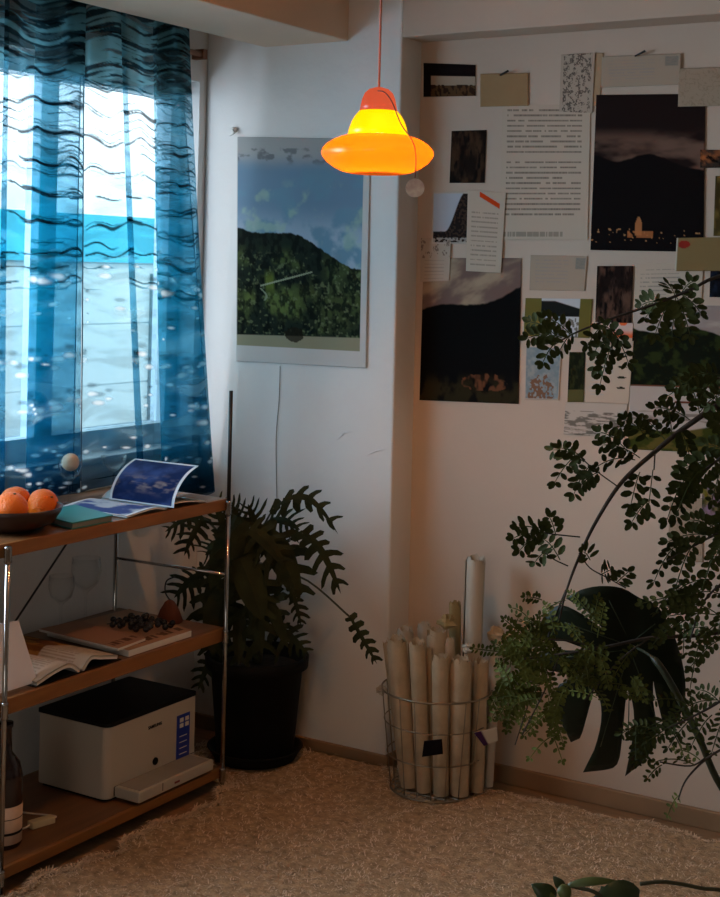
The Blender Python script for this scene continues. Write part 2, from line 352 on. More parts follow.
# ------------------------------------------------------------------ curtains
def curtain_mat():
    M = bpy.data.materials.new('sheer_water_print_cloth'); M.use_nodes = True; nt = M.node_tree; nt.nodes.clear()
    o = nt.nodes.new('ShaderNodeOutputMaterial'); a = nt.nodes.new('ShaderNodeAttribute'); a.attribute_name = 'Col'
    d = nt.nodes.new('ShaderNodeBsdfDiffuse'); t = nt.nodes.new('ShaderNodeBsdfTranslucent'); tr = nt.nodes.new('ShaderNodeBsdfTransparent')
    m1 = nt.nodes.new('ShaderNodeMixShader'); m1.inputs[0].default_value = .6; m2 = nt.nodes.new('ShaderNodeMixShader')
    a2 = nt.nodes.new('ShaderNodeAttribute'); a2.attribute_name = 'Tint'
    nt.links.new(a.outputs['Color'], d.inputs[0]); nt.links.new(a.outputs['Color'], t.inputs[0]); nt.links.new(a2.outputs['Color'], tr.inputs[0])
    nt.links.new(d.outputs[0], m1.inputs[1]); nt.links.new(t.outputs[0], m1.inputs[2])
    nt.links.new(a.outputs['Alpha'], m2.inputs[0]); nt.links.new(tr.outputs[0], m2.inputs[1]); nt.links.new(m1.outputs[0], m2.inputs[2]); nt.links.new(m2.outputs[0], o.inputs[0])
    return M
M_curt = curtain_mat()
def curtain_color(s, z, seed):
    """s metres along the cloth, z height"""
    wz = z + .025 * (fbm(s * 5, z * 6, 3, seed) - .5) * 2 + .01 * np.sin(s * 22 + z * 9)
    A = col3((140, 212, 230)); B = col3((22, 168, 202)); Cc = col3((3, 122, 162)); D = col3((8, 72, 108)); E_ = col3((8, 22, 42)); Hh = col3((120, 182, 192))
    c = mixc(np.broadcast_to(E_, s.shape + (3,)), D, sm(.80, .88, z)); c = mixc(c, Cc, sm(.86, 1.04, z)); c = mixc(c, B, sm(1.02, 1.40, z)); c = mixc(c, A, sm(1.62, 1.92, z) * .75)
    n = fbm(s * 7, wz * 34, 4, seed + 5); c = mixc(c, c * .5, sm(.5, .7, n)); c = mixc(c, c * .4 + .6 * col3((205, 235, 240)), sm(.60, .76, fbm(s * 5 + 9, wz * 26, 4, seed + 11)) * .8)
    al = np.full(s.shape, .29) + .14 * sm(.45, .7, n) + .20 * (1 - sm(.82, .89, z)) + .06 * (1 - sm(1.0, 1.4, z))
    # dark ripple lines
    wl = z + .006 * np.sin(s * 24 + 1.3 * seed) + .005 * np.sin(s * 51 + z * 5) + .022 * (fbm(s * 9, z * 7, 2, seed + 2) - .5) * 2
    def lines(per, ph0, thick, cov, seed_):
        ph = wl / per + ph0; k = np.floor(ph); fr = np.abs(ph - k - .5); cvr = fbm(s * 6 + k * 3.7, k * 5.3 + .5, 2, seed_); return sm(.5 - thick - .03, .5 - thick + .03, fr) * sm(cov, cov + .06, cvr)
    up_ = sm(1.33, 1.40, z)
    dark = np.maximum(lines(.078, .1, .07, .49, seed + 21), lines(.061, .38, .05, .54, seed + 22)) * up_; dark = np.maximum(dark, lines(.024, .3, .10, .60, seed + 23) * sm(1.62, 1.75, z))
    c = mixc(c, col3((10, 26, 36)), dark); al = al + (.92 - al) * dark
    # header: doubled cloth, darker with more ripples
    hd = sm(1.950, 1.962, z + .012 * np.sin(s * 9)); w2 = z + .02 * np.sin(s * 17 + seed) + .03 * (fbm(s * 6, z * 9, 3, seed + 3) - .5)
    b3 = sm(.50, .60, fbm(s * 7, w2 * 118, 3, seed + 41)); b4 = sm(.46, .60, fbm(s * 5 + 4, w2 * 60, 3, seed + 44))
    c = mixc(c, mixc(mixc(np.broadcast_to(Hh, c.shape), col3((60, 80, 84)), b4), col3((10, 24, 32)), b3), hd * .95); al = al + (.62 + .3 * b3 - al) * hd
    # sparkles
    sp = np.zeros(s.shape)
    rs = np.random.RandomState(seed)
    for zc, dz, cnt, rad in ((1.405, .03, 40, .011), (1.18, .035, 44, .010), (1.065, .022, 46, .010), (.92, .05, 40, .007), (.85, .03, 30, .006), (1.30, .05, 14, .007)):
        for k in range(cnt):
            s0 = rs.uniform(0, 2.4); z0 = zc + rs.normal(0, dz * .5); r1 = rad * rs.uniform(.5, 1.3)
            sp = np.maximum(sp, np.exp(-(((s - s0 + .4 * (z - z0)) / (r1 * 2.0)) ** 2 + ((z - z0) / (r1 * .75)) ** 2)))
    halo = sm(.05, .9, sp); dk_ = sm(.05, .9, np.roll(sp, -9, axis=0)) * (1 - halo) * (z > 1.0); c = mixc(c, col3((12, 26, 30)), dk_ * .7); c = mixc(c, np.array([1., 1., .97]), halo); 
    al = np.clip(al + halo * .45 + dk_ * .3, 0, .97)
    tint = mixc(np.broadcast_to(np.array([.86, .93, .97]), c.shape), np.array([.10, .62, .76]), 0.32 * (1 - sm(1.5, 1.85, z)) + .06)
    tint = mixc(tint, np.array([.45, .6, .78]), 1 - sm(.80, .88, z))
    return c, al, tint
def curtain(way_t, way_b, label, seed, zb):
    root = empty('sheer_curtain', (-2.72, (way_t[0][0] + way_t[-1][0]) / 2, zb), label, 'curtain', 'blue sheer curtains')
    n = 7; T = cmr([Vector((x, y, 0)) for y, x in way_t], n); Bm = cmr([Vector((x, y, 0)) for y, x in way_b], n)
    nu = len(T); up = 3
    T = np.array([tuple(p) for p in T]); Bm = np.array([tuple(p) for p in Bm]); ti = np.linspace(0, nu - 1, nu * up); T = np.stack([np.interp(ti, np.arange(nu), T[:, k]) for k in range(3)], 1)
    Bm = np.stack([np.interp(ti, np.arange(nu), Bm[:, k]) for k in range(3)], 1); nu = len(ti)
    s = np.concatenate([[0], np.cumsum(np.linalg.norm(np.diff(T + Bm, axis=0), axis=1) / 2)])
    nv = 520; zt = 2.19; v = np.linspace(0, 1, nv); z = zt + (zb - zt) * v
    wq = v ** 1.1; pos = T[None] * (1 - wq)[:, None, None] + Bm[None] * wq[:, None, None]
    S = np.broadcast_to(s, (nv, nu)); Z = np.broadcast_to(z[:, None], (nv, nu))
    pos[..., 0] += .006 * np.sin(S * 38 + Z * 1.5) + .004 * np.sin(S * 71 + 2)
    yy = pos[..., 1]; Zl = zt + (np.where(yy > 3.262, zb - .07, zb) - zt) * v[:, None]; Z2 = np.where(yy[-1][None, :] > 3.262, Zl, Z)
    pos[..., 2] = Z2 + .006 * np.sin(S * 12) * (v[:, None] > .98)
    c, al, tint = curtain_color(S, Z, seed)
    idx = np.arange(nu * nv).reshape(nv, nu); f = np.stack([idx[:-1, :-1].ravel(), idx[:-1, 1:].ravel(), idx[1:, 1:].ravel(), idx[1:, :-1].ravel()], 1)
    me = bpy.data.meshes.new('cloth'); me.from_pydata((pos.reshape(-1, 3) - np.array(root['_o'])).tolist(), [], f.tolist())
    at = me.attributes.new('Col', 'FLOAT_COLOR', 'POINT'); at.data.foreach_set('color', np.concatenate([c, al[..., None]], -1).ravel())
    at = me.attributes.new('Tint', 'FLOAT_COLOR', 'POINT'); at.data.foreach_set('color', np.concatenate([tint, np.ones(tint.shape[:2] + (1,))], -1).ravel())
    me.materials.append(M_curt); me.polygons.foreach_set('use_smooth', [True] * len(me.polygons))
    o = bpy.data.objects.new('cloth', me); COL.objects.link(o); o.parent = root
    # stitched hem down each side
    hm = MB()
    for e in (0, nu - 1): hm.tube([Vector(pos[i, e]) for i in range(0, nv, 13)], .0018, 5)
    hm.build('side_hem', mat('hem_thread_%d' % seed, (.03, .07, .10), .8), root)
x0 = -2.735
curtain([(2.30, x0), (2.45, x0 + .02), (2.56, x0), (2.65, x0 + .02), (2.665, x0 + .03), (2.64, x0 + .035), (2.79, x0 + .03), (2.93, x0 + .03), (2.945, x0 + .015), (2.88, x0 - .005), (2.81, x0), (2.80, x0 - .015), (2.88, x0 - .025), (2.965, x0 - .01)],
        [(2.30, x0), (2.45, x0 + .02), (2.56, x0), (2.66, x0 + .02), (2.685, x0 + .03), (2.66, x0 + .035), (2.80, x0 + .03), (2.95, x0 + .03), (2.97, x0 + .015), (2.89, x0 - .005), (2.82, x0), (2.81, x0 - .015), (2.89, x0 - .025), (2.985, x0 - .01)],
        'blue sheer water-print curtain panel at the left edge, behind the oranges', 5, .818)
curtain([(2.96, x0), (3.02, x0 + .01), (3.09, x0 + .02), (3.105, x0 + .03), (3.085, x0 + .035), (3.18, x0 + .03), (3.26, x0 + .02), (3.33, x0 + .02), (3.385, x0 + .03), (3.39, x0 + .015), (3.33, x0 - .005), (3.275, x0), (3.27, x0 - .015), (3.32, x0 - .02), (3.375, x0 - .005)],
        [(2.985, x0), (3.06, x0 + .01), (3.19, x0 + .02), (3.225, x0 + .03), (3.20, x0 + .035), (3.28, x0 + .03), (3.36, x0 + .02), (3.47, x0 + .02), (3.565, x0 + .03), (3.57, x0 + .015), (3.46, x0 - .005), (3.385, x0), (3.38, x0 - .015), (3.48, x0 - .02), (3.612, x0 - .005)],
        'blue sheer water-print curtain panel with flared corner beside the landscape poster', 9, .818)
rod = empty('curtain_rod', (-2.74, 2.5, 2.1), 'brown curtain rod whose end shows right of the curtain header', 'curtain rod')
MB().tube([(-2.787, 1.5, 2.10), (-2.787, 3.56, 2.10)], .009, 12).build('pole', M_cloth_rod, rod, smooth=True)
MB().box((-2.82, 3.545, 2.085), (-2.775, 3.565, 2.115)).build('bracket', M_cloth_rod, rod)

# ------------------------------------------------------------------ pendant lamp
LP = P(377, 174, 3.3)
lamp = empty('pendant_lamp', (LP.x, LP.y, LP.z), 'lit orange and yellow glass pendant lamp hanging from the ceiling', 'lamp')
def lz(prof): return [(r, z) for r, z in prof]
b = MB(); b.lathe([(.050, .007), (.054, .001), (.058, 0), (.080, .005), (.100, .014), (.116, .026), (.1255, .038), (.1280, .047), (.1255, .056), (.116, .067), (.100, .077), (.085, .083), (.071, .087)], LP, 64)
b.build('rim_shade', glow('orange_glass', (1.0, .17, .006), .36, (.22, .045, .001)), lamp, smooth=True)
b = MB(); b.lathe([(.069, .088), (.066, .102), (.060, .119), (.052, .133), (.043, .143), (.041, .141), (.050, .130), (.058, .117), (.064, .101), (.067, .087)], LP, 64, closed=True)
b.build('dome_shade', glow('yellow_glass', (1.0, .66, .0), 1.0, (.35, .2, .005)), lamp, smooth=True)
b = MB(); b.lathe([(.043, .142), (.041, .155), (.038, .170), (.032, .184), (.022, .193), (.008, .197), (.008, .190), (.02, .187), (.03, .178), (.036, .166), (.039, .15), (.039, .142)], LP, 48, closed=True)
b.build('socket_cap', glow('salmon_cap', (1, .17, .07), .48, (.2, .05, .02)), lamp, smooth=True)
MB().tube([LP + Vector((0, 0, .19)), Vector((LP.x, LP.y, ZC - .012))], .0028, 8).build('cord', M_rosy, lamp, smooth=True)
MB().lathe([(0, -.012), (.035, -.012), (.045, 0), (0, 0)], (LP.x, LP.y, ZC), 24).build('ceiling_rose', M_rosy, lamp, smooth=True)
b = MB(); b.lathe([(0, .052), (.012, .055), (.020, .068), (.019, .082), (.012, .098), (.012, .13), (0, .13)], LP, 24)
b.build('bulb', glow('bulb_glow', (1, .55, .12), 9.0, (1, .8, .5)), lamp, smooth=True)
pc = cmr([P(376, 91, 3.29), P(384, 92, 3.22), P(392, 102, 3.20), P(401, 124, 3.19), P(413, 142, 3.165), P(416, 158, 3.165), P(415, 178, 3.165)], 5)
MB().tube(pc, .0014, 6).build('pull_cord', mat('pull_cord_brown', srgb((120, 60, 45)), .7), lamp, smooth=True)
tc_ = P(415, 188, 3.165); MB().tube([tc_ - FW * .0015, tc_ + FW * .0015], .0205, 28).build('round_tag', mat('pale_pink_tag', srgb((255, 215, 200)), .5, var=.25, scale=60), lamp)
pl = bpy.data.lights.new('bulb_light', 'POINT'); pl.energy = 9.5; pl.color = (1, .44, .15); pl.shadow_soft_size = .018
po = bpy.data.objects.new('bulb_light', pl); COL.objects.link(po); po.location = (0, 0, .028); po.parent = lamp

# ------------------------------------------------------------------ landscape poster on the pillar
def f_land(u, v):
    # paper border
    iu = (u - .0) / .955; iv = v / .93
    sky = mixc(np.broadcast_to(col3((165, 166, 164)), u.shape + (3,)), col3((112, 140, 162)), sm(.06, .17, iv)); sky = mixc(sky, col3((160, 178, 194)), sm(.3, .5, iv))
    sky = mixc(sky, col3((110, 145, 165)), sm(.45, .65, fbm(iu * 7, iv * 11, 5, 2)) * sm(.1, .2, iv)); sky = mixc(sky, col3((165, 190, 165)), sm(.58, .75, fbm(iu * 9, iv * 14, 4, 8)) * .5 * sm(.18, .28, iv))
    sky = mixc(sky, col3((90, 95, 98)), sm(.58, .72, fbm(iu * 14, iv * 34, 4, 12)) * sm(.02, .06, iv) * sm(.14, .10, iv) * .7)
    ridge = .455 + .16 * sm(.42, 1.0, iu) - .02 * sm(.15, 0, iu) + .012 * (fbm(iu * 38, iu * 0, 3, 4) - .5)
    land = mixc(np.broadcast_to(col3((28, 38, 30)), u.shape + (3,)), col3((98, 112, 58)), sm(.38, .72, fbm(iu * 5, iv * 9, 5, 21)) * sm(.50, .60, iv) * (1 - .6 * sm(.35, .8, iu)))
    land = mixc(land, col3((10, 15, 13)), sm(.40, .64, fbm(iu * 34, iv * 34, 5, 33)) * .85); land = mixc(land, col3((125, 135, 95)), sm(.62, .78, fbm(iu * 40, iv * 60, 3, 37)) * sm(.52, .6, iv) * .5)
    land = mixc(land, col3((110, 125, 50)), sm(.0, .03, .05 - np.abs(iu - .27 - .1 * (iv - .65))) * sm(.62, .68, iv) * (1 - sm(.70, .78, iv)) * .7)
    p1 = np.abs(iv - (.71 - .18 * (iu - .2))) < .004; land = mixc(land, col3((165, 170, 140)), (p1 & (iu > .2) & (iu < .62)).astype(float) * .8)
    p2 = np.abs(iu - (.22 + .03 * np.sin(iv * 60))) < .008; land = mixc(land, col3((150, 155, 130)), (p2 & (iv > .72) & (iv < .78)).astype(float) * .7)
    c = mixc(sky, land, sm(-.004, .004, iv - ridge)); 
    c = mixc(c, col3((150, 145, 118)), sm(.945, .95, iv + .012 * iu)); hb = (np.hypot((iu - .48) * 1.0, (iv - .935) * 2.2) < .06 + .03 * fbm(iu * 50, iv * 50, 2, 3)); c = mixc(c, col3((30, 25, 15)), hb.astype(float) * .85)
    bord = (iu > 1) | (iv > 1) | (u < .008); return mixc(c, col3((206, 202, 196)), bord.astype(float))
q = [W(238, 137, 1, YB), W(371, 139, 1, YB), W(367, 368, 1, YB), W(237, 361, 1, YB)]
sheet('landscape_poster', q, (230, 330), f_land, M_print, off=.003, bulge=.004)
po_ = bpy.data.objects['landscape_poster']; tag(po_, 'large green hillside and lake poster on the pillar behind the lamp', 'poster')
h = W(235, 130, 1, YB); MB().tube([h, h + Vector((0, -.012, 0))], .009, 14).tube([h + Vector((0, -.012, 0)), h + Vector((.012, -.018, -.012)), h + Vector((-.004, -.02, -.018))], .003, 6).build('wall_hook', M_paperw, smooth=True)
tag(bpy.data.objects['wall_hook'], 'small white hook on the wall above the landscape poster corner', 'hook')
b = MB(); b.tube(cmr([W(280, 366, 1, YB - .002), W(279, 400, 1, YB - .002), W(276, 440, 1, YB - .002), W(277, 505, 1, YB - .002)], 4), .0012, 5)
tag(b.build('hanging_thread', mat('grey_thread', srgb((150, 145, 140)), .8)), 'thin pale thread hanging down the wall below the landscape poster', 'thread')
b = MB()
for a_ in ([(337, 440), (344, 433), (353, 432)], [(367, 455), (376, 451), (386, 449)]): b.tube([W(x, y, 1, YB - .001) for x, y in a_], [.0006, .003, .0006], 6)
tag(b.build('trim_4', M_wall), kind='structure')

# ------------------------------------------------------------------ prints in the alcove
rsP = np.random.RandomState(11)
def text_rows(u, v, n, x0=.08, x1=.92, y0=.08, y1=.9, ink=(70, 66, 62), paper=(202, 184, 164), seed=0, gaps=(), fill=.5, wn=26):
    r = (v - y0) / (y1 - y0) * n; row = np.floor(r); fr = r - row
    ends = x1 - .25 * np.where(vnoise(row * 3.1, row * 0 + .5, seed + 3) > .75, vnoise(row * 7.7, row * 0 + 2.5, seed), .08)
    on = (fr > .5 - fill / 2) & (fr < .5 + fill / 2) & (u > x0) & (u < ends) & (v > y0) & (v < y1) & (vnoise(u * wn * 2, row * 13.7, seed + 9) > .22)
    for g in gaps: on &= (row != g)
    k = .55 + .45 * vnoise(u * 180, row * 5.1, seed + 1)
    return mixc(np.broadcast_to(col3(paper), u.shape + (3,)), col3(ink), on * k)
def border(c, u, v, bu, bv, pc=(200, 186, 172)):
    m_ = (u < bu) | (u > 1 - bu) | (v < bv) | (v > 1 - bv); return mixc(c, col3(pc), m_.astype(float))
def f_mount(u, v):      # big black mountain
    rid = .30 + .0 * u - .10 * np.clip((u - .35) / .65, 0, 1) - .03 * np.sin(u * 7) + .015 * fbm(u * 20, v * 0, 3, 2) + .05 * (1 - u)
    s = mixc(np.broadcast_to(col3((122, 100, 92)), u.shape + (3,)), col3((176, 155, 130)), sm(.4, .7, fbm(u * 4, (v + .3 * u) * 9, 4, 3)))
    c = mixc(s, col3((8, 7, 7)), sm(0, .012, v - rid)); g = sm(.78, .9, v) * sm(.4, .6, fbm(u * 9, v * 9, 4, 5)); c = mixc(c, col3((46, 40, 22)), g)
    hs = np.hypot((u - .66) / .22, (v - .86) / .06) < .8 + .5 * fbm(u * 18, v * 18, 2, 7); c = mixc(c, col3((112, 70, 46)), hs * sm(.4, .6, fbm(u * 22, v * 22, 2, 9)))
    return c
def f_night(u, v):      # night mountain with lit church
    s = mixc(np.broadcast_to(col3((34, 22, 20)), u.shape + (3,)), col3((120, 92, 78)), sm(.35, .65, fbm(u * 2.5 + 1, v * 9, 4, 15)) * sm(.20, .32, v))
    rid = .43 - .06 * np.exp(-((u - .5) / .2) ** 2) + .04 * sm(.6, 1, u) - .05 * sm(.25, 0, u) + .01 * fbm(u * 20, v * 0, 2, 3)
    c = mixc(s, col3((15, 9, 9)), sm(0, .012, v - rid)); t = (np.abs(u - .43) < .028 * sm(.76, .84, v) + .004) & (v > .78) & (v < .9)
    c = mixc(c, col3((205, 130, 80)), t * .8); lights = (vnoise(u * 60, v * 60, 31) > .86) & (v > .86) & (v < .95); c = mixc(c, col3((205, 150, 100)), lights * .8)
    return mixc(c, col3((200, 120, 70)), ((np.abs(v - .895) < .02) & (u > .33) & (u < .56) & (vnoise(u * 30, v * 30, 4) > .35)) * .7)
def f_coll(c1, c2, c3, f=6, seed=0, hor=None):
    def g(u, v):
        c = mixc(np.broadcast_to(col3(c1), u.shape + (3,)), col3(c2), sm(.35, .8, fbm(u * f * 1.2, v * f * .6, 5, seed))); c = mixc(c, col3(c3), sm(.45, .75, fbm(u * f * 2.4, v * f * 1.2, 5, seed + 5)))
        return c
    return g
def f_street(u, v):
    c = np.broadcast_to(col3((185, 190, 198)), u.shape + (3,)); e = .75 - .75 * sm(.35, .9, u); c = mixc(c, col3((38, 30, 28)), sm(0, .02, v - e))
    c = mixc(c, col3((70, 52, 42)), sm(0, .02, v - e) * (vnoise(u * 24, v * 30, 3) > .6)); return border(mixc(c, col3((170, 160, 150)), (v > .88) * (vnoise(u * 20, v * 40, 8) > .4)), u, v, .03, .03)
def f_horiz(u, v):
    c = np.broadcast_to(col3((176, 160, 140)), u.shape + (3,)); c = mixc(c, col3((22, 14, 14)), ((v < .38) | (u < .14)).astype(float)); c = mixc(c, col3((92, 66, 40)), (v > .66) & (u > .14))
    return mixc(c, col3((50, 32, 20)), (v > .64) * (vnoise(u * 30, v * 10, 4) > .55) * (u > .14))
def f_green(u, v):
    c = np.broadcast_to(col3((112, 104, 50)), u.shape + (3,)); ins = (u > .25) & (u < .82); s = mixc(np.broadcast_to(col3((200, 205, 208)), u.shape + (3,)), col3((28, 32, 30)), sm(0, .03, v - (.05 + .5 * np.clip(u - .45, 0, 1))) * (v < .47))
    s = mixc(s, col3((120, 118, 110)), (v > .5) * (vnoise(u * 40, v * 14, 4) > .55)); return mixc(c, s, ins.astype(float))
def f_water(u, v):
    c = mixc(np.broadcast_to(col3((128, 146, 152)), u.shape + (3,)), col3((158, 164, 162)), sm(.3, .8, fbm(u * 9, v * 13, 3, 4))); r = np.hypot((u - .45) / .42, (v - .92) / .42) < .6 + .6 * fbm(u * 12, v * 12, 3, 6)
    c = mixc(c, col3((130, 96, 74)), r * (vnoise(u * 22, v * 26, 4) > .4)); return border(c, u, v, .03, .02)
def f_forest(u, v):
    c = mixc(np.broadcast_to(col3((22, 28, 14)), u.shape + (3,)), col3((48, 52, 24)), sm(.4, .8, fbm(u * 6, v * 10, 4, 4))); return mixc(c, col3((92, 88, 50)), sm(.74, .76, v))
def f_lake(u, v):
    c = mixc(np.broadcast_to(col3((190, 178, 168)), u.shape + (3,)), col3((160, 146, 140)), sm(.4, .7, fbm(u * 3, v * 12, 4, 1)) * (v < .3)); top = .14 + .14 * np.clip(u - .35, 0, 1) + .03 * np.sin(u * 9) + .03 * fbm(u * 9, v * 0, 3, 2)
    t = mixc(np.broadcast_to(col3((16, 22, 9)), u.shape + (3,)), col3((44, 54, 20)), sm(.5, .7, fbm(u * 14, v * 18, 4, 9)) ); c = mixc(c, t, sm(0, .01, v - top) * (v < .55)); c = mixc(c, col3((120, 72, 50)), ((v > .55) & (v < .562)))
    c = mixc(c, col3((110, 60, 44)), ((np.abs(v - .665) < .008) & (np.abs(u - .5) < .14))); c = mixc(c, col3((140, 128, 118)), (v > .72) * (v < .8) * sm(.45, .6, fbm(u * 6, v * 60, 3, 3)))
    g = mixc(np.broadcast_to(col3((100, 88, 40)), u.shape + (3,)), col3((60, 66, 20)), sm(.45, .6, fbm(u * 8, v * 20, 3, 3))); return mixc(c, g, sm(0, .01, v - (.82 + .04 * np.sin(u * 5))) * 1.0)
def f_sketch(u, v):
    c = np.broadcast_to(col3((186, 168, 150)), u.shape + (3,)); k = (fbm(u * 14, v * 20, 3, 4) > .5) & (vnoise(u * 46, v * 60, 7) > .4) & (u > .08) & (u < .92); return mixc(c, col3((70, 60, 55)), k * .8)
def f_map(seed):
    def g(u, v):
        c = np.broadcast_to(col3((172, 152, 130)), u.shape + (3,)); k = sm(.45, .5, fbm(u * 12, v * 9, 4, seed)) * sm(.56, .5, fbm(u * 12, v * 9, 4, seed)); return mixc(c, col3((140, 122, 100)), k * .7)
    return g
def f_letter(u, v):
    c = text_rows(u, v, 7, .1, .7, .1, .8, ink=(165, 155, 145), paper=(178, 160, 140), seed=8, fill=.3); st = (u > .8) & (u < .97) & (v < .38) & (v > .06); return mixc(c, col3((140, 135, 125)), st * (.6 + .4 * vnoise(u * 30, v * 30, 2)))
def f_plain(cc, s=.08):
    return lambda u, v: mixc(np.broadcast_to(col3(cc), u.shape + (3,)), col3(cc) * .8, fbm(u * 5, v * 5, 3, 5) * s * 4)
def f_stamp(u, v):
    c = np.broadcast_to(col3((140, 116, 76)), u.shape + (3,)); c = mixc(c, col3((150, 45, 35)), (np.hypot((u - .14) * 1.15, (v - .2)) < .12)); return mixc(c, col3((200, 190, 170)), (u < .02))
def f_orange(u, v): return mixc(np.broadcast_to(col3((214, 190, 180)), u.shape + (3,)), col3((236, 110, 60)), sm(.4, .9, v) + (np.hypot(u - .62, v * .7) < .15))
def f_page(u, v):
    c = text_rows(u, v, 21, .06, .93, .02, .83, seed=4, gaps=(9,), fill=.34, ink=(122, 110, 98), wn=17); return mixc(c, col3((120, 112, 100)), ((v > .94) & (v < .975) & (u < .72) & (vnoise(u * 70, v * 0, 3) > .3)) * .6)
def f_note(u, v):
    c = text_rows(u, v, 12, .12, .86, .24, .94, seed=14, ink=(150, 138, 126), fill=.3); sl = np.abs((v - .085) - .55 * (u - .5) * .45) < .032; return mixc(c, col3((215, 70, 25)), sl & (u > .32) & (u < .86))
def f_diag(u, v):
    c = np.broadcast_to(col3((194, 178, 160)), u.shape + (3,)); k = (vnoise(u * 9, v * 9, 4) > .6) & (vnoise(u * 30, v * 30, 7) > .55); c = mixc(c, col3((120, 100, 90)), k * (v < .45) * .8); return mixc(c, col3((160, 150, 140)), ((np.mod(v * 12, 1) < .25) & (v > .5) & (u > .15) & (u < .8)) * .7)
def f_rocks(u, v):
    c = np.broadcast_to(col3((196, 184, 170)), u.shape + (3,)); return mixc(c, col3((90, 84, 74)), sm(.5, .62, fbm(u * 7, v * 24, 4, 6)) * (v > .25) * .8)
